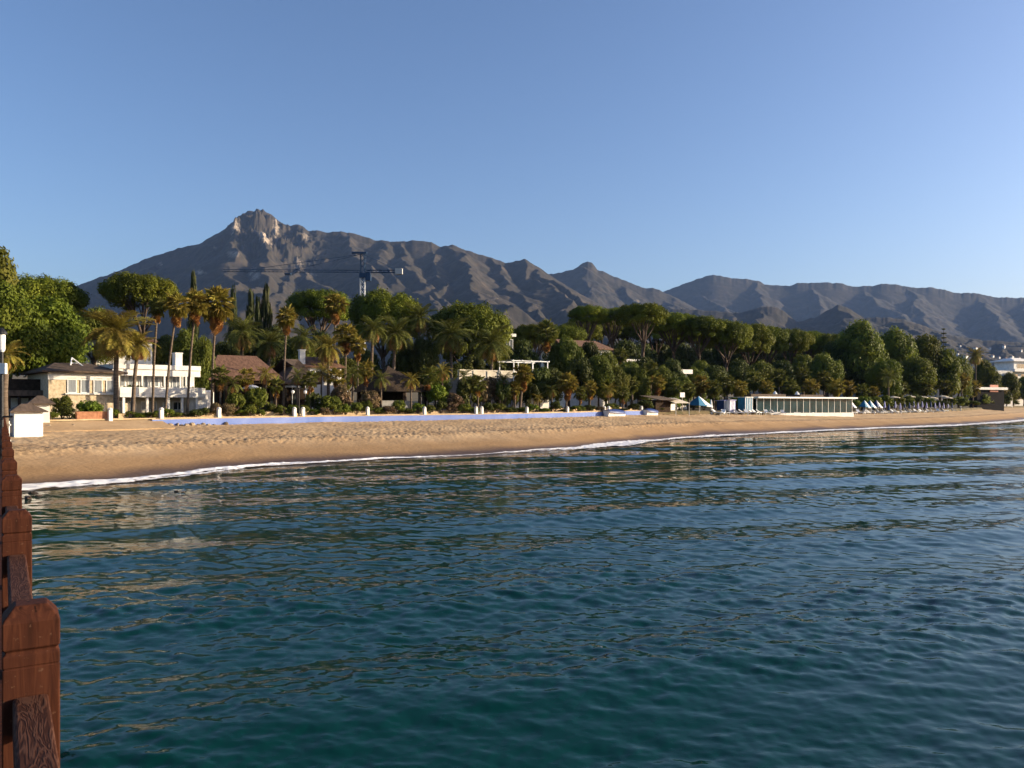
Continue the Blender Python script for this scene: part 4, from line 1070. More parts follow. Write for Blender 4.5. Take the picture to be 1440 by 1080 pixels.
def open_parasol(px, ytop, off, rad, mat, label, hpole=None, sag=.35, group=None):
    x, D, z0 = place(px, off); zt = ZY(ytop, D) - z0
    t = thing('parasol', label, 'parasol', (x, D, z0), random.Random(px).uniform(0, 1), group)
    MB().tube([(0, 0, -.3), (0, 0, zt)], .035, 6).build('pole', M['white_paint'], t)
    MB().lathe([(rad, zt - sag - .12), (rad, zt - sag), (rad * .5, zt - sag * .35), (.05, zt), (.02, zt + .06)], 8).build('canopy', M[mat], t)
for i, (px, y) in enumerate(((354, 541), (411, 539), (478, 546))):
    open_parasol(px, y, 9, 1.0, 'mattress', '%s white parasol from the left on the terrace of the tiled pavilion' % ordw(i), group='white parasols of the terrace')

def thatched_hut():
    loc, W, th, zr = frame(534, 600, 6, 35)
    t = thing('thatched_hut', 'dark thatched hut with pointed roof and grey half wall behind the beach wall', 'hut', loc, th)
    e = zr(549); d = 6.5; c = W * .42
    mb = MB(); 
    for k in range(4):
        f0, f1 = k / 4, (k + 1) / 4
        def ring(f, dz=0): 
            s = 1 - f; return [(c + (-.5 - c) * s, d / 2 + (-.5 - d / 2) * s, e + (zr(513) - e) * f ** .9 + dz), (c + (W + .5 - c) * s, d / 2 + (-.5 - d / 2) * s, e + (zr(513) - e) * f ** .9 + dz), (c + (W + .5 - c) * s, d / 2 + (d + .5 - d / 2) * s, e + (zr(513) - e) * f ** .9 + dz), (c + (-.5 - c) * s, d / 2 + (d + .5 - d / 2) * s, e + (zr(513) - e) * f ** .9 + dz)]
        mb.add(ring(f0, -.1) + ring(f1, .06), [(0, 1, 5, 4), (1, 2, 6, 5), (2, 3, 7, 6), (3, 0, 4, 7), (3, 2, 1, 0), (4, 5, 6, 7)])
    mb.build('roof', M['thatch'], t)
    MB().b2(.2, W * .62, .1, .3, -1, e - 1.2).build('half_wall', M['grey'], t)
    MB().b2(.2, W - .2, d - .6, d - .4, -1, e).build('back_wall', M['dark_wood'], t)
    for (a, b) in ((.15, 0), (W * .5, 0), (W - .15, 0), (.15, d - .2), (W - .15, d - .2)): MB().box((a, b, e / 2), (.22, .22, e)).build('post', M['dark_wood'], t)
thatched_hut()

def terrace():
    loc, W, th, zr = frame(647, 724, 13, 34)
    t = thing('garden_terrace', 'white walled garden terrace above the bushes in the middle', 'terrace', loc, th)
    MB().b2(0, W, 0, 5, -1, zr(531)).build('retaining_wall', M['grey'], t)
    MB().b2(-.1, W + .1, -.1, .25, zr(531) + .003, zr(522)).b2(-.15, W + .15, -.16, .31, zr(522), zr(520)).build('parapet', M['cream'], t)
    for i in range(5): MB().b2(W * i / 4 - .25, W * i / 4 + .25, -.2, .3, zr(531) - .3, zr(521)).build('pillar', M['cream'], t)
    loc, W, th, zr = frame(722, 772, 11, 34)
    t = thing('pergola', 'white pergola frame on a white base beside the garden terrace', 'pergola', loc, th)
    ft = zr(545); tp = zr(508); d = 4.0
    MB().b2(0, W, 0, d, -1, ft).build('base', M['white'], t)
    for a in (0.15, W * .55, W - .15):
        for b in (.15, d - .15): MB().box((a, b, (ft + tp) / 2), (.13, .13, tp - ft)).build('post', M['white_paint'], t)
    for b in (.15, d - .15): MB().b2(-.2, W + .2, b - .09, b + .09, tp + .002, tp + .12).build('beam', M['white_paint'], t)
    for i in range(5): MB().b2(W * i / 4 - .04, W * i / 4 + .04, -.1, d + .1, tp + .123, tp + .2).build('rafter', M['white_paint'], t)
    MB().b2(W * .55, W, .1, .3, ft, ft + .8).build('low_wall', M['white'], t)
terrace()

def hill_houses():
    loc, W, th, zr = frame(792, 858, 46, 30)
    t = thing('hillside_house', 'house with long sloping tiled roof peeping out left of the tall pines', 'house', loc, th)
    e = zr(490); MB().b2(0, W, 0, 8, -1, e).build('wall', M['white'], t)
    MB().hip(-.6, W + .6, -.7, 8.6, e + .08, zr(476), W * .12, .2).build('roof', M['tile'], t)
    for a in (.6, .8): window(t, W * a, W * a + 1.2, -.02, e - 2, e - .6)
    for i, (a, b, of, y0, y1, lb) in enumerate(((870, 902, 36, 509, 505, 'white flat roofed house behind the trees left of the pine trunks'), (934, 970, 24, 525, 519, 'white flat roofed house low among palms in front of the pine trunks'), (712, 722, 44, 473, 469, 'white house corner peeping over the garden trees'))):
        loc, W, th, zr = frame(a, b, of, 32)
        t = thing('white_house', lb, 'house', loc, th); e = zr(y0)
        MB().b2(0, W, .8, 3, -1, e).build('wall', M['white'], t)
        MB().b2(-.3, W + .3, -.5, 3.3, e + .003, max(zr(y1), e + .25)).build('roof', M['white'], t)
        for k in range(max(1, int(W / 3))): window(t, .5 + k * 2.8, 1.9 + k * 2.8, .78, e - 2.2, e - .4)
hill_houses()

def pavilion():
    loc, W, th, zr = frame(1064, 1198, 2.5, 31)
    t = thing('glass_pavilion', 'long white beach pavilion with flat roof and blue green glass front', 'pavilion', loc, th)
    tp = max(zr(558), 3.0); d = 7.0
    MB().b2(-.6, W + .6, -1.0, d + .4, tp - .30, tp).build('roof', M['white_paint'], t, bevel=.03)
    MB().b2(-.2, W + .2, -.3, d, -.6, .35).build('base', M['white'], t)
    n = 15; w = W / n
    for i in range(n + 1): MB().box((w * i, 0, (.35 + tp - .30) / 2), (.08, .12, tp - .30 - .35)).build('mullion', M['white_paint'], t)
    for i in range(n): MB().b2(w * i + .042, w * (i + 1) - .042, -.015, .015, .352, tp - .303).build('pane', M['glass_blue'], t)
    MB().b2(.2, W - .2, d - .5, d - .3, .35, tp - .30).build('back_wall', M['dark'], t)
    MB().b2(.1, W * .35, 1.5, d - 1, tp + .002, tp + .55).b2(W * .5, W * .75, 1.5, d - 1, tp + .002, tp + .5).build('roof_lantern', M['tile_dark'], t)
    for a in (.3, .53): MB().lathe([(.5, tp + .5), (.3, tp + .9), (.04, tp + 1.2)], 8, (W * a, 3, 0)).build('roof_vent', M['white_paint'], t)
pavilion()

def right_villas():
    loc, W, th, zr = frame(1395, 1424, 45, 20)
    t = thing('grey_villa', 'pale grey shaded villa block left of the large white villa at right edge', 'house', loc, th)
    MB().b2(0, W, 0, 10, -2, zr(521)).build('wall', M['white'], t)
    for k in range(4): window(t, W * (k + .25) / 4, W * (k + .7) / 4, -.02, zr(536), zr(527))
    loc, W, th, zr = frame(1421, 1462, 40, 24)
    t = thing('modern_villa', 'large white villa with curved roof line and dark openings at right edge', 'house', loc, th)
    MB().b2(0, W, 0, 12, -2, zr(521)).build('lower_storey', M['white'], t)
    MB().b2(W * .25, W, 2, 12, zr(521), zr(508)).build('upper_storey', M['white'], t)
    MB().hip(W * .15, W + 1, .5, 13, zr(508) + .3, zr(502), W * .3, .3).build('roof', M['white'], t)
    MB().b2(-.5, W, -2.5, 0, zr(523), zr(519)).build('balcony', M['white'], t)
    for k in range(3): window(t, W * (.05 + .3 * k), W * (.25 + .3 * k), -.02, zr(538), zr(526))
    for k in range(2): window(t, W * (.35 + .32 * k), W * (.6 + .32 * k), 1.98, zr(518), zr(511))
    loc, W, th, zr = frame(1374, 1412, 12, 24)
    t = thing('pink_beach_house', 'low house with white slab roof and pink wall behind the far beach', 'house', loc, th)
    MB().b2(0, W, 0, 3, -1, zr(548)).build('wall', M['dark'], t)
    MB().b2(W * .45, W * .75, -.3, -.003, zr(551), zr(541)).build('pink_wall', M['pink'], t)
    MB().b2(-.6, W + .6, -1, 3.5, zr(548) + .003, zr(544.5)).build('roof', M['white'], t)
right_villas()

def left_huts():
    D = 60.0; th = R(42)
    x = PX(20, D); z0 = 2.05
    t = thing('beach_hut', 'white beach hut with brown pyramid roof standing by the pier', 'hut', (x, D, z0), th)
    a, b, h = 1.9, 1.55, 1.85
    MB().b2(0, a, 0, b, -.6, h).build('wall', M['white_paint'], t, bevel=.015)
    MB().hip(-.3, a + .3, -.3, b + .3, h + .05, h + .62, .9, .08).build('roof', M['tile_dark'], t)
    MB().b2(-.04, -.003, .5, 1.3, 0, 1.6).build('door', M['curtain'], t)
    loc, W, th, zr = frame(-20, 66, 5, 25, D=76)
    t = thing('low_dark_building', 'low dark building with flat brown roof behind the white hut', 'house', loc, th)
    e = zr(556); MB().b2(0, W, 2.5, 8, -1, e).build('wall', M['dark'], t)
    MB().b2(-.5, W + .5, -.5, 8.5, e + .003, zr(548)).build('roof', M['tile_dark'], t)
    MB().b2(-.3, W + .2, .5, 7.5, zr(548) + .003, zr(532)).build('upper_wall', M['dark_wood'], t)
    for i in range(6): MB().box((W * (i + .3) / 6, -.2, e / 2), (.2, .2, e)).build('post', M['dark_wood'], t)
    for i in range(3): MB().b2(W * (.2 + .28 * i), W * (.2 + .28 * i) + 1.3, 2.4, 2.47, .7, 1.9).build('white_panel', M['white_paint'], t)
    loc, W, th, zr = frame(46, 70, 2, 34, D=66.5)
    t = thing('white_shed', 'small white shed with tiled roof between the hut and the bushes', 'shed', loc, th)
    e = zr(567); MB().b2(0, W, 0, 2.5, -1, e).build('wall', M['white'], t)
    MB().hip(-.4, W + .4, -.4, 2.9, e + .03, e + .7, .8, .08).build('roof', M['tile_dark'], t)
    t = thing('white_fence', 'white boarded fence seen left of the railing near the hut', 'fence', (PX(2, 52), 52, 1.9), R(-30))
    for i in range(7): MB().b2(-.9 + i * .26, -.67 + i * .26, 0, .04, -.6, 1.5).build('board', M['white_paint'], t)
    for z in (.2, 1.2): MB().b2(-.95, .95, .041, .09, z, z + .1).build('rail', M['white_paint'], t)
left_huts()

# ------------------------------------------------------------------ promenade, blue wall, pillars
def along(px0, px1, n, off):
    out = []
    for px in np.linspace(px0, px1, n):
        D = wallD(px); x = PX(px, D); d, u = poly_dist(np.array([x]), np.array([D]), T_EXT); i = int(u[0]); e = T_EXT[i + 1] - T_EXT[i]; e = e / np.linalg.norm(e)
        nx, ny = -e[1], e[0]; z = np.interp(u[0], np.arange(len(T_EXTZ)), T_EXTZ)
        out.append((x + nx * off, D + ny * off, z))
    return out
def ribbon(name, A, B, zt, zb, mat, parent=None):
    """solid strip between two rows of points: A seaward, B landward, top zt above wall base, bottom zb"""
    mb = MB(); n = len(A)
    for (p, q) in zip(A, B):
        mb.v += [(p[0], p[1], p[2] + zb), (p[0], p[1], p[2] + zt), (q[0], q[1], q[2] + zt), (q[0], q[1], q[2] + zb)]
    for i in range(n - 1):
        for k in range(4):
            a = i * 4 + k; b = i * 4 + (k + 1) % 4; mb.f.append((a, b, b + 4, a + 4))
    mb.f += [(3, 2, 1, 0), tuple(4 * (n - 1) + k for k in range(4))]
    return mb.build(name, mat, parent)
w0 = thing('beach_wall', 'long low lilac blue painted wall along the back of the beach', 'wall', (0, 0, 0))
ribbon('blue_face', along(214, 904, 64, -.06), along(214, 904, 64, .22), .58, -.8, M['blue_wall'], w0)
ribbon('coping', along(214, 904, 64, -.02), along(214, 904, 64, .5), .66, .583, M['wall_cap'], w0)
tag(ribbon('sand_bank', [(p[0], p[1], p[2] - .72) for p in along(42, 228, 26, -2.6)], along(42, 228, 26, .56), .60, -.6, M['sand']), kind='structure')
_b = bpy.data.objects['sand_bank'].data; attr(_b, 'shore', [20.0] * len(_b.vertices))
tag(ribbon('promenade', along(60, 935, 80, .53), along(60, 935, 80, 2.0), .74, .2, M['wall_cap']), kind='structure')
lw = thing('garden_wall', 'low sandy stone garden wall behind the promenade', 'wall', (0, 0, 0))
ribbon('stone_course', along(180, 905, 60, 2.1), along(180, 905, 60, 2.4), 1.15, .3, M['wall_cap'], lw)
PIL = [155, 227, 308, 414, 426, 517, 597, 669.5, 677.5, 741, 798, 850, 856, 902]
pil_me = None
for i, px in enumerate(PIL):
    D = wallD(px) + .42; x = PX(px, D); z = gz(x, D)
    t = thing('white_pillar', '%s white pillar from the left along the beach wall' % ordw(i), 'pillar', (x, D, z - .1), R(45), 'white pillars on the beach wall')
    MB().b2(-.17, .17, -.17, .17, -.4, 1.0).build('shaft', M['white'], t, bevel=.03)
    MB().lathe([(.21, 1.003), (.22, 1.05), (.17, 1.14), (.08, 1.2), (.01, 1.22)], 12).build('cap', M['white'], t, smooth=True)
# street lamp on the promenade
x, D, z0 = place(420.5, 1.0)
t = thing('street_lamp', 'dark street lamp with two arms between the pair of pillars', 'street lamp', (x, D, z0), R(40))
hl = ZY(546, D) - z0
MB().lathe([(.10, 0), (.09, .5), (.05, .6), (.04, hl)], 8).build('pole', M['metal_dark'], t)
MB().tube([(-.7, 0, hl - .25), (-.35, 0, hl - .02), (0, 0, hl - .1), (.35, 0, hl - .02), (.7, 0, hl - .25)], .028, 6).build('arm', M['metal_dark'], t)
for s in (-.7, .7): MB().lathe([(.05, hl - .6), (.16, hl - .5), (.2, hl - .3), (.06, hl - .22)], 8, (s, 0, 0)).build('lantern', M['white_paint'], t)
# terracotta planters
for i, (px, w) in enumerate(((122, 1.6), (146, 1.1))):
    x, D, z0 = place(px, .9)
    t = thing('terracotta_planter', ['long pale terracotta planter below the clipped bush', 'short red terracotta planter left of the first white pillar'][i], 'planter', (x, D, z0 - .1), R(40))
    MB().box((0, 0, .35), (w, .6, .8), 0, 1.08).build('trough', M['terracotta'], t, bevel=.02)
    MB().box((0, 0, .80), (w * 1.12, .70, .09)).build('rim', M['terracotta'], t)
# ------------------------------------------------------------------ boulders
def boulder_mesh(seed, mat):
    rs = np.random.RandomState(seed); mb = MB(); n, m = 8, 6; V = []
    pn = Perlin(seed)
    for i in range(m + 1):
        ph = math.pi * i / m
        for k in range(n):
            a = 2 * math.pi * k / n; r = 1 + .35 * float(pn(np.array([math.cos(a) * 1.3 + 5.1]), np.array([math.sin(a) * 1.3 + ph * 1.7]))[0]) + .06 * rs.randn()
            V.append((r * math.sin(ph) * math.cos(a), r * math.sin(ph) * math.sin(a), r * math.cos(ph) * .7))
    mb.v = V
    for i in range(m):
        for k in range(n): mb.f.append((i * n + k, (i + 1) * n + k, (i + 1) * n + (k + 1) % n, i * n + (k + 1) % n))
    return mb.mesh('boulder', mat)
BOU = [boulder_mesh(s, M['rock']) for s in (1, 2, 3)]; WBOU = [boulder_mesh(s, M['wet_rock']) for s in (4, 5)]
rs_ = random.Random(4); c_ = 0
for px in [64, 70, 77, 83, 90, 96, 103, 110, 117, 136, 240, 250, 256, 262, 270, 279, 286, 293, 301, 318]:
    D = wallD(px) - rs_.uniform(.1, .7); x = PX(px, D); s = rs_.uniform(.14, .30)
    o = obj('boulder', BOU[c_ % 3], None, (x, D, (2.5 if px < 200 else 2.5) + rs_.uniform(-.05, .15)), (rs_.uniform(0, 3), rs_.uniform(0, .4), rs_.uniform(0, 6)), (s * 1.3, s, s))
    tag(o, '%s tan boulder from the left at the back of the sand' % ordw(c_), 'rock', 'boulders at the back of the sand'); c_ += 1
for i, (px, y, s) in enumerate(((46, 694, .17), (54, 697, .12), (248, 691, .10), (258, 692, .07), (39, 700, .16))):
    D = F * H / (y - HZ); x = PX(px, D)
    o = obj('wet_rock', WBOU[i % 2], None, (x, D, -.01), (0, 0, i * 1.3), (s * 1.5, s, s * .9))
    tag(o, ['dark wet rock in the foam beside the pier, largest', 'small wet rock just right of the largest one by the pier', 'low wet rock in the foam away from the pier', 'tiny wet rock beside the low one away from the pier', 'wet rock half behind the pier posts'][i], 'rock')

# ------------------------------------------------------------------ beach furniture
def boat(px, off, L, label):
    D = wallD(px) + off; x = PX(px, D); z = float(np.interp(poly_dist(np.array([x]), np.array([D]), T_EXT)[1][0], np.arange(len(T_EXTZ)), T_EXTZ))
    t = thing('covered_boat', label, 'boat', (x, D, z - .15), R(46))
    mb = MB(); N = 10
    for i in range(N + 1):
        f = i / N; w = .75 * math.sin(math.pi * min(1, .25 + f * .75)) ** .7 + .02; zz = .65 + .25 * (1 - f) ** 2
        xx = (f - .5) * L
        mb.v += [(xx, -w, zz), (xx, -w * .6, .05), (xx, w * .6, .05), (xx, w, zz)]
    for i in range(N):
        for k in range(3): a = i * 4 + k; mb.f.append((a, a + 1, a + 5, a + 4))
    mb.f += [(0, 3, 2, 1), tuple(4 * N + k for k in (0, 1, 2, 3))]
    mb.build('hull', M['white_paint'], t)
    mb = MB()
    for i in range(N + 1):
        f = i / N; w = .79 * math.sin(math.pi * min(1, .25 + f * .75)) ** .7 + .04; zz = .66 + .25 * (1 - f) ** 2; xx = (f - .5) * L * 1.02
        mb.v += [(xx, -w, zz - .28), (xx, -w, zz + .02), (xx, 0, zz + .38 * math.sin(math.pi * (.1 + .8 * f))), (xx, w, zz + .02), (xx, w, zz - .28)]
    for i in range(N):
        for k in range(4): a = i * 5 + k; mb.f.append((a, a + 5, a + 6, a + 1))
    mb.build('tarpaulin', M['tarp'], t, smooth=True)
boat(866, -1.6, 4.6, 'boat under a dark blue tarpaulin in front of the lilac wall')
boat(916, -.8, 3.6, 'boat under a dark blue tarpaulin beside the dark kiosk')

loc, W, th, zr = frame(922, 950, .6, 44)
t = thing('beach_kiosk', 'dark wooden beach kiosk with slanted beige awning', 'kiosk', loc, th)
e = max(zr(562), 2.3)
MB().b2(0, W * .75, 0, 3, -.8, e - .3).build('wall', M['dark_wood'], t)
MB().add([(-.3, -1.0, e - .25), (W * .9, -1.0, e - .25), (W * .9, 3, e + .45), (-.3, 3, e + .45), (-.3, -1.0, e - .31), (W * .9, -1.0, e - .31), (W * .9, 3, e + .39), (-.3, 3, e + .39)], [(0, 1, 2, 3), (7, 6, 5, 4), (0, 4, 5, 1), (1, 5, 6, 2), (2, 6, 7, 3), (3, 7, 4, 0)]).build('roof', M['tile_dark'], t)
MB().add([(W * .55, -1.6, e - .75), (W + 1.8, -1.6, e - .75), (W + 1.8, 1.4, e + .1), (W * .55, 1.4, e + .1), (W * .55, -1.6, e - .8), (W + 1.8, -1.6, e - .8), (W + 1.8, 1.4, e + .05), (W * .55, 1.4, e + .05)], [(0, 1, 2, 3), (7, 6, 5, 4), (0, 4, 5, 1), (1, 5, 6, 2), (2, 6, 7, 3), (3, 7, 4, 0)]).build('awning', M['cream'], t)
MB().b2(W * .85, W + 1.2, .9, 1.0, -.5, e - .9).build('white_panel', M['white'], t)
for a in (W * .62, W + 1.7): MB().tube([(a, -1.5, -.5), (a, -1.5, e - .75)], .05, 6).build('awning_post', M['white_paint'], t)
x, D, z0 = place(959.5, .8)
t = thing('beach_sign', 'white square sign on a post right of the kiosk', 'sign', (x, D, z0), R(30)); hs = ZY(552, D) - z0
MB().tube([(0, 0, -.3), (0, 0, hs - .8)], .06, 6).build('post', M['cream'], t)
MB().b2(-.5, .5, -.05, .05, hs - .8, hs).build('board', M['white_paint'], t, bevel=.01)

# teal beach tents and cabins
def tent(px, off, w, h, mat, label, group=None):
    x, D, z0 = place(px, off); t = thing('beach_tent', label, 'tent', (x, D, z0), R(40), group)
    MB().add([(-w, -w * .7, .9), (w, -w * .7, .7), (w, w * .7, .8), (-w, w * .7, 1.0), (-.2 * w, 0, h)], [(0, 1, 4), (1, 2, 4), (2, 3, 4), (3, 0, 4), (3, 2, 1, 0)]).build('canopy', M[mat], t)
    MB().add([(w * .1, -w * .72, .72), (w * 1.02, -w * .72, .68), (-.15 * w, -.05, h + .02), (w * .1, -w * .7, .66), (w * 1.0, -w * .69, .62), (-.2 * w, 0, h - .06)], [(0, 1, 2), (5, 4, 3), (0, 3, 4, 1), (1, 4, 5, 2), (2, 5, 3, 0)]).build('white_gore', M['white_paint'], t)
    for a, b in ((-w, -w * .7), (w, -w * .7), (w, w * .7), (-w, w * .7)): MB().tube([(a, b, -.3), (a, b, .9)], .03, 5).build('pole', M['white_paint'], t)
tent(984, 2.0, 1.9, 2.5, 'teal', 'teal beach tent with one white gore right of the sign')
TT = [(1216, 'teal'), (1224, 'teal'), (1233, 'navy'), (1196, 'navy')]
for i, (px, m) in enumerate(TT): tent(px, 1.0 + i * .6, 1.2, 2.4, m, ['teal beach tent at the right end of the glass pavilion, left of a close pair', 'teal beach tent at the right end of the glass pavilion, right of a close pair', 'navy beach tent right of the close teal pair', 'navy beach tent touching the right end of the glass pavilion'][i], 'tents by the pavilion')
def cabin(px, off, w, h, mat, label):
    x, D, z0 = place(px, off); t = thing('beach_cabin', label, 'cabin', (x, D, z0), R(40))
    MB().b2(-w / 2, w / 2, 0, 1.6, -.3, h).build('body', M[mat], t)
    for i in range(5): MB().b2(-w / 2 + w * i / 4 - .05, -w / 2 + w * i / 4 + .05, -.06, -.003, -.2, h).build('batten', M['white_paint'] if mat != 'white_paint' else M['lilac'], t)
    MB().b2(-w / 2 - .15, w / 2 + .15, -.2, 1.8, h + .003, h + .1).build('roof', M['white_paint'] if mat == 'teal' else M['lilac'], t)
cabin(1053, 1.4, 2.3, 2.5, 'teal', 'blue striped beach cabin left of the glass pavilion')
cabin(1030, .6, 1.6, 2.1, 'white_paint', 'white beach cabin left of the blue striped one')
cabin(1022, 2.2, 1.5, 1.8, 'navy', 'navy beach cabin behind the white one')

# closed parasols
def closed_parasol(px, off, h, mat, label):
    x, D, z0 = place(px, off); t = thing('closed_parasol', label, 'parasol', (x, D, z0 - .1), 0, 'closed parasols on the sand')
    MB().lathe([(.25, -.3), (.25, .08), (.03, .1), (.03, h)], 8).build('pole', M['white_paint'], t)
    MB().lathe([(.10, .75), (.27, .85), (.24, h * .6), (.12, h * .92), (.02, h + .08)], 8).build('canopy', M[mat], t)
c_ = 0
for px, of, m in [(1000, -.5, 'white_paint'), (1180, -.6, 'white_paint'), (1189, -.6, 'white_paint'), (1244, .5, 'lilac'), (1250, -.8, 'navy'), (1259, .4, 'lilac'), (1266, -.4, 'lilac'), (1272, .6, 'navy'), (1279, -.2, 'navy'), (1285, .5, 'lilac'), (1291, -.3, 'lilac'), (1297, .4, 'lilac'),
                  (1303, -.2, 'lilac'), (1309, .4, 'navy'), (1315, -.2, 'lilac'), (1321, .5, 'lilac'), (1327, -.2, 'lilac'), (1333, .3, 'lilac'), (1339, 0, 'navy')]:
    closed_parasol(px, of + 1.0, 2.3, m, '%s closed parasol from the left along the beach club, %s' % (ordw(c_), {'lilac': 'lilac', 'navy': 'navy blue', 'white_paint': 'white'}[m])); c_ += 1
for i, (px, of) in enumerate(((1278, 7), (1296, 7), (1310, 7), (1325, 9), (1256, 6), (1332, 7))):
    open_parasol(px, 556 + (i % 3), of, 1.6, 'cream', '%s small open beige parasol from the left behind the closed parasols' % ordw([1, 2, 3, 4, 0, 5][i]), group='open beige parasols')

# sun loungers: one built, the others copied with their parts
LG = None
def lounger(x, y, z, rz, label):
    global LG
    if LG is None:
        t = thing('sun_lounger', label, 'sun lounger', (x, y, z), rz, 'sun loungers on the sand')
        MB().b2(-.36, .36, -1.0, 1.0, .26, .31).build('frame', M['white_paint'], t)
        for a in (-.31, .31):
            for b in (-.85, .85): MB().b2(a - .03, a + .03, b - .03, b + .03, -.15, .26).build('leg', M['white_paint'], t)
        MB().b2(-.34, .34, -1.0, .3, .313, .43).build('mattress', M['mattress'], t)
        MB().add([(-.34, .3, .32), (.34, .3, .32), (.34, .95, .82), (-.34, .95, .82), (-.34, .24, .42), (.34, .24, .42), (.34, .88, .92), (-.34, .88, .92)], [(0, 1, 2, 3), (7, 6, 5, 4), (0, 4, 5, 1), (1, 5, 6, 2), (2, 6, 7, 3), (3, 7, 4, 0)]).build('backrest', M['mattress'], t)
        LG = t; return
    t = LG.copy(); col.objects.link(t); t.location = (x, y, z); t.rotation_euler = (0, 0, rz); tag(t, label)
    for c in LG.children:
        k = c.copy(); col.objects.link(k); k.parent = t
rs_ = random.Random(12); spots = []
for px in list(np.arange(1008, 1062, 7.5)) + list(np.arange(1066, 1200, 7.0)) + list(np.arange(1200, 1342, 6.5)):
    spots.append((px + rs_.uniform(-3, 3), -1.2 + rs_.uniform(-2.2, 1.6)))
spots.sort()
for i, (px, of) in enumerate(spots):
    D = wallD(px) + of; x = PX(px, D); d, u = poly_dist(np.array([x]), np.array([D]), T_EXT); zt = float(np.interp(u[0], np.arange(len(T_EXTZ)), T_EXTZ))
    z = zt + min(0, float(d[0])) * .05 + .03
    lounger(x, D, z, R(45) + rs_.uniform(-1.3, 1.3), '%s white sun lounger from the left on the sand before the beach club' % ordw(i))
x, D, z0 = place(1351, -.3)
t = thing('white_post', 'lone white post at the right end of the closed parasols', 'post', (x, D, z0 - .2), 0)
MB().lathe([(.16, -.3), (.16, 1.5), (.05, 1.65)], 8).build('shaft', M['white_paint'], t); MB().lathe([(.2, 1.0), (.2, 1.12)], 8).build('band', M['tile'], t)
x, D, z0 = place(1392, 2)
t = thing('litter_bin', 'small yellow green bin far along the beach', 'bin', (x, D, z0 - .2), 0)
MB().lathe([(.35, -.2), (.45, 1.2)], 10).build('body', M['leaf_bright'], t); MB().lathe([(.5, 1.2), (.3, 1.45)], 10).build('lid', M['leaf_bright'], t)

# ------------------------------------------------------------------ tower crane
def crane():
    D = 215.0; x = PX(510, D); z0 = gz(x, D); zj = ZY(381.5, D) - z0; zt = ZY(356, D) - z0; k = D / F
    t = thing('tower_crane', 'dark blue tower crane standing behind the pines', 'crane', (x, D, z0), 0)
    def lattice(p0, p1, w, n, r):
        mb = MB(); p0, p1 = Vector(p0), Vector(p1); d = (p1 - p0).normalized()
        a = d.cross(Vector((0, 1, 0))); a.normalize() if a.length > .01 else None
        b = Vector((0, 1, 0)); cs = [a * w + b * w, a * w - b * w, -a * w - b * w, -a * w + b * w]
        for c in cs: mb.tube([p0 + c, p1 + c], r, 4)
        for i in range(n):
            q0 = p0.lerp(p1, i / n); q1 = p0.lerp(p1, (i + 1) / n)
            for j in range(4): mb.tube([q0 + cs[j], q1 + cs[(j + 1) % 4]], r * .6, 4, False)
        return mb
    lattice((0, 0, -1), (0, 0, zj - 1.0), .6, 26, .10).build('mast', M['white_paint'], t)
    lattice((0, 0, zj - 1.0), (0, 0, zt), .55, 4, .12).build('apex', M['crane_blue'], t)
    lattice((-.8, 0, zj), ((313 - 510) * k, 0, zj + .2), .28, 34, .045).build('jib', M['crane_blue'], t)
    lattice((.8, 0, zj), ((560 - 510) * k, 0, zj), .32, 8, .08).build('counter_jib', M['crane_blue'], t)
    MB().b2((556 - 510) * k, (566 - 510) * k, -.6, .6, zj - .8, zj + .7).build('counterweight', M['concrete'], t)
    MB().b2(-.8, .8, -.8, .8, zj - 1.8, zj - .6).build('slewing_ring', M['crane_blue'], t)
    MB().b2(.9, 2.2, -1.0, .6, zj - 2.6, zj - .6).build('cab', M['crane_blue'], t)
    for a in (-30, -18, 9): MB().tube([(0, 0, zt - .2), (a, 0, zj + .5)], .06, 4).build('tie_rope', M['crane_blue'], t)
    MB().box((-.9, 0, zt + .1), (4.0, .6, .5)).build('head_frame', M['crane_blue'], t)
    MB().box((-20, 0, zj - .7), (1.6, 1.0, .4)).tube([(-20, 0, zj - .8), (-20, 0, zj - 4)], .05, 4).build('trolley', M['crane_blue'], t)
crane()

# ------------------------------------------------------------------ far white houses on the slopes
from mathutils.bvhtree import BVHTree
dg = bpy.context.evaluated_depsgraph_get()
HILLS = [o for o in bpy.data.objects if o.name.startswith('foothills') or o.name == 'ground']
BV = [BVHTree.FromObject(o, dg) for o in HILLS]
hs = [(1347, 499), (1358, 503), (1378, 506), (1396, 503), (1405, 504), (1414, 507), (1423, 503), (1433, 506), (1350, 488), (1372, 492), (1391, 491), (1412, 489), (1436, 494)]
for i, (px, y) in enumerate(hs):
    dv = Vector(((px - 720) / F, 1, (HZ - y) / F)); hit = None
    for b in BV:
        h, nn, ix, dist = b.ray_cast(Vector((0, 0, H)), dv)
        if h is not None and (hit is None or h.y < hit.y): hit = h
    if hit is None: continue
    s = hit.y / F
    t = thing('far_house', '%s tiny far white house from the left on the slope above the right trees' % ordw(sorted(hs).index((px, y))), 'house', hit, .6, 'far houses on the slope')
    w = (3 + (i * 7 % 4)) * s; h = (2 + i % 2) * s
    MB().b2(-w / 2, w / 2, -w / 3, w / 3, -h, h).build('wall', M['white'], t)
    MB().hip(-w * .55, w * .55, -w * .4, w * .4, h + .1, h * 1.5, w * .2, .2).build('roof', M['tile'], t)

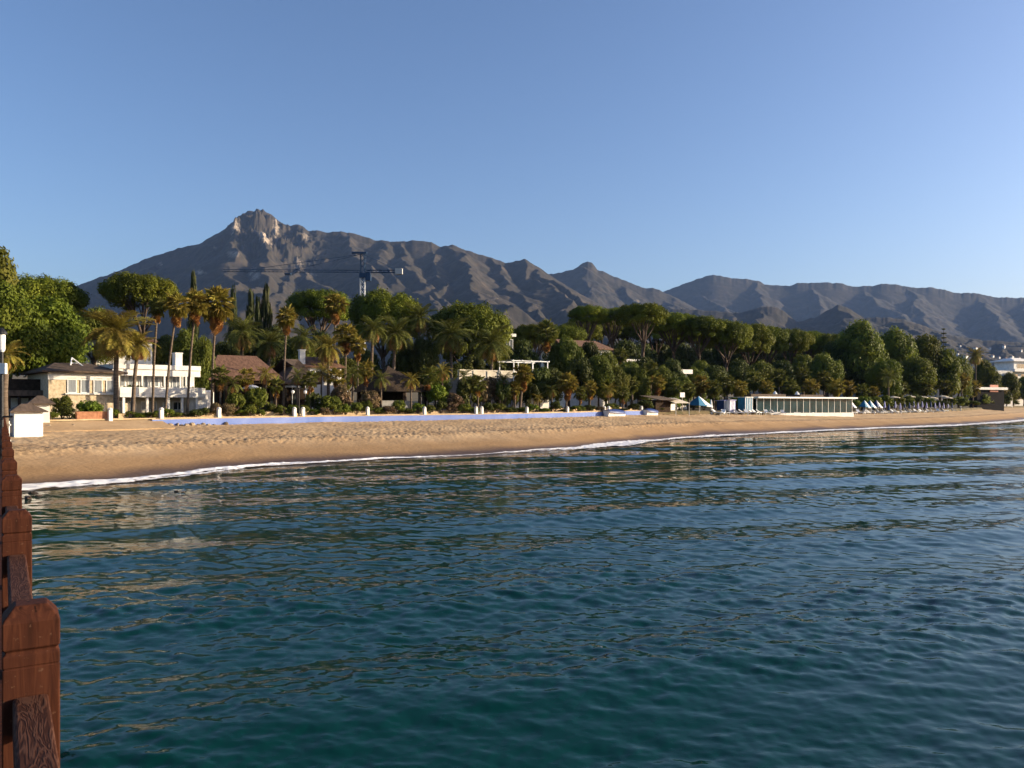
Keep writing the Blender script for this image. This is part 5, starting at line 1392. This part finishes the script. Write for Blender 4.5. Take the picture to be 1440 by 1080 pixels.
# ------------------------------------------------------------------ pier with wooden railing, nearest thing
def wood_mat():
    m, n, l, b, out = newmat('stained_wood')
    tc = n.new('ShaderNodeTexCoord'); mp = n.new('ShaderNodeMapping'); mp.inputs['Scale'].default_value = (9, 9, 0.9)
    l.new(tc.outputs['Object'], mp.inputs[0])
    t = n.new('ShaderNodeTexNoise'); t.inputs['Scale'].default_value = 4.0; t.inputs['Detail'].default_value = 8; t.inputs['Distortion'].default_value = 1.2
    l.new(mp.outputs[0], t.inputs['Vector'])
    r = ramp(n, [(0.26, (0.024, 0.0075, 0.004)), (0.5, (0.048, 0.0145, 0.007)), (0.76, (0.080, 0.026, 0.012))]); l.new(t.outputs['Fac'], r.inputs[0])
    # pale weathered specks
    t2 = n.new('ShaderNodeTexNoise'); t2.inputs['Scale'].default_value = 55; t2.inputs['Detail'].default_value = 4; l.new(tc.outputs['Object'], t2.inputs['Vector'])
    r2 = ramp(n, [(0.66, (0, 0, 0)), (0.74, (1, 1, 1))]); l.new(t2.outputs['Fac'], r2.inputs[0])
    mx = n.new('ShaderNodeMix'); mx.data_type = 'RGBA'; mx.inputs['B'].default_value = (0.10, 0.05, 0.03, 1)
    l.new(r2.outputs[0], mx.inputs['Factor']); l.new(r.outputs[0], mx.inputs['A']); l.new(mx.outputs['Result'], b.inputs['Base Color'])
    b.inputs['Roughness'].default_value = 0.78; b.inputs['Specular IOR Level'].default_value = 0.12
    mp3 = n.new('ShaderNodeMapping'); mp3.inputs['Scale'].default_value = (26, 26, 0.7); l.new(tc.outputs['Object'], mp3.inputs[0])
    t3 = n.new('ShaderNodeTexNoise'); t3.inputs['Scale'].default_value = 2.0; t3.inputs['Detail'].default_value = 3; l.new(mp3.outputs[0], t3.inputs['Vector'])
    r3 = ramp(n, [(0.30, (0.25, 0.25, 0.25)), (0.36, (1, 1, 1))]); l.new(t3.outputs['Fac'], r3.inputs[0])      # drying cracks
    mc = n.new('ShaderNodeMix'); mc.data_type = 'RGBA'; mc.blend_type = 'MULTIPLY'; mc.inputs['Factor'].default_value = 1.0
    l.new(mx.outputs['Result'], mc.inputs['A']); l.new(r3.outputs[0], mc.inputs['B']); l.new(mc.outputs['Result'], b.inputs['Base Color'])
    bp = n.new('ShaderNodeBump'); bp.inputs['Strength'].default_value = 0.35; bp.inputs['Distance'].default_value = 0.004
    l.new(t.outputs['Fac'], bp.inputs['Height']); l.new(bp.outputs[0], b.inputs['Normal'])
    return m
def rail_mat():
    m, n, l, b, out = newmat('weathered_rail_wood')
    tc = n.new('ShaderNodeTexCoord'); mp = n.new('ShaderNodeMapping'); mp.inputs['Scale'].default_value = (1.2, 7, 7)
    l.new(tc.outputs['Object'], mp.inputs[0])
    t = n.new('ShaderNodeTexNoise'); t.inputs['Scale'].default_value = 3.2; t.inputs['Detail'].default_value = 3; t.inputs['Distortion'].default_value = 0.8
    l.new(mp.outputs[0], t.inputs['Vector'])
    w = n.new('ShaderNodeMath'); w.operation = 'MULTIPLY'; w.inputs[1].default_value = 42; l.new(t.outputs['Fac'], w.inputs[0])
    sn = n.new('ShaderNodeMath'); sn.operation = 'SINE'; l.new(w.outputs[0], sn.inputs[0])
    mr = n.new('ShaderNodeMapRange'); mr.inputs['From Min'].default_value = -1; l.new(sn.outputs[0], mr.inputs[0])
    r = ramp(n, [(0.1, (0.040, 0.015, 0.009)), (0.65, (0.056, 0.022, 0.013)), (0.97, (0.080, 0.036, 0.023))]); l.new(mr.outputs[0], r.inputs[0])
    l.new(r.outputs[0], b.inputs['Base Color']); b.inputs['Roughness'].default_value = 0.8; b.inputs['Specular IOR Level'].default_value = 0.1
    bp = n.new('ShaderNodeBump'); bp.inputs['Strength'].default_value = 0.4; bp.inputs['Distance'].default_value = 0.003
    l.new(mr.outputs[0], bp.inputs['Height']); l.new(bp.outputs[0], b.inputs['Normal'])
    return m
def pier():
    wood, railm = wood_mat(), rail_mat()
    u = Vector((-0.536, 0.844, 0)); u.normalize(); lft = Vector((-u.y, u.x, 0)); az = math.atan2(u.y, u.x)
    p1 = Vector((-1.677, 2.8, 0)); SP = 3.05; n0, n1 = -2, 20
    root = thing('pier', 'wooden pier with chunky red brown railing posts running to the beach', 'pier', (p1.x, p1.y, 0), az)
    mb = MB()
    for w, z in ((.085, 1.9), (.085, 3.500), (.0825, 3.503), (.0825, 3.507), (.085, 3.510), (.085, 3.548), (.0765, 3.553), (.0765, 3.562), (.085, 3.567), (.0855, 3.655), (.080, 3.668), (.048, 3.708)):
        mb.v += [(-w, -w, z), (w, -w, z), (w, w, z), (-w, w, z)]
    nr = len(mb.v) // 4
    for i in range(nr - 1):
        for k in range(4): a = i * 4 + k; b = i * 4 + (k + 1) % 4; mb.f.append((a, b, b + 4, a + 4))
    mb.f += [(3, 2, 1, 0), tuple((nr - 1) * 4 + k for k in range(4))]
    pm_ = mb.mesh('post', wood)
    rm = MB().b2(.084, SP - .084, -.05, .055, 3.29, 3.41).mesh('handrail', railm)
    lm = MB().b2(.084, SP - .084, -.035, .035, 2.98, 3.09).mesh('middle_rail', wood)
    bm_ = MB().b2(.084, SP - .084, -.035, .035, 2.72, 2.80).mesh('bottom_rail', wood)
    rs = random.Random(3)
    for i in range(n0, n1 + 1):
        o = obj('post', pm_, root, (i * SP, 0, rs.uniform(-.008, .008)), (0, 0, rs.uniform(-.02, .02)))
        m = o.modifiers.new('bevel', 'BEVEL'); m.width = .006; m.segments = 2; m.limit_method = 'ANGLE'; m.angle_limit = R(40)
        if i < n1:
            for nm, me in (('handrail', rm), ('middle_rail', lm), ('bottom_rail', bm_)):
                o = obj(nm, me, root, (i * SP, .0, rs.uniform(-.01, .01)))
                m = o.modifiers.new('bevel', 'BEVEL'); m.width = .012; m.segments = 3; m.limit_method = 'ANGLE'
        MB().tube([(i * SP, .25, -3), (i * SP, .25, 2.35)], .16, 10).build('pile', M['dark_wood'], root)
        MB().tube([(i * SP, 3.0, -3), (i * SP, 3.0, 2.35)], .16, 10).build('pile', M['dark_wood'], root)
    mb = MB(); L0, L1 = n0 * SP - .3, n1 * SP + .3
    x = L0
    while x < L1:
        mb.b2(x, x + .14, -.12, 3.3, 2.56, 2.60); x += .147
    mb.build('deck', wood, root)
    for y in (.25, 1.6, 3.0): MB().b2(L0, L1, y - .08, y + .08, 2.36, 2.557).build('joist', M['dark_wood'], root)
pier()
# lamp on the pier
D = 27.0; x = PX(2.5, D)
t = thing('pier_lamp', 'white lantern on a dark pole at the left edge of the picture', 'street lamp', (x, D, 2.6), 0)
zz = lambda y: ZY(y, D) - 2.6
MB().lathe([(.12, 0), (.10, .4), (.055, .5), (.05, zz(493))], 10).build('pole', M['metal_dark'], t)
MB().lathe([(.06, zz(495)), (.10, zz(492)), (.11, zz(472)), (.10, zz(470))], 12).build('lantern', M['white_paint'], t, smooth=False)
MB().lathe([(.17, zz(470) + .002), (.15, zz(467)), (.03, zz(461))], 12).build('cap', M['metal_dark'], t)
MB().b2(-.02, .19, -.12, .0, zz(526), zz(511)).build('speaker_box', M['white_paint'], t, bevel=.01)
MB().tube([(0, 0, zz(586)), (.38, 0, zz(586))], .03, 6).build('bracket', M['metal_dark'], t)

# ------------------------------------------------------------------ haze
def make_haze():
    me = MB().b2(-7200, 9500, -400, 9300, -4.0, 1420).mesh('haze', None)
    m = bpy.data.materials.new('haze_air'); m.use_nodes = True
    n = m.node_tree.nodes; n.clear()
    out = n.new('ShaderNodeOutputMaterial'); v = n.new('ShaderNodeVolumePrincipled')
    v.inputs['Color'].default_value = (0.33, 0.53, 1.0, 1); v.inputs['Density'].default_value = HAZE
    v.inputs['Anisotropy'].default_value = 0.0
    m.node_tree.links.new(v.outputs[0], out.inputs['Volume'])
    me.materials.append(m)
    o = obj('haze', me); tag(o, 'thin bluish haze between shore and mountains', 'haze', kind='stuff')
HAZE = 2.3e-5
make_haze()
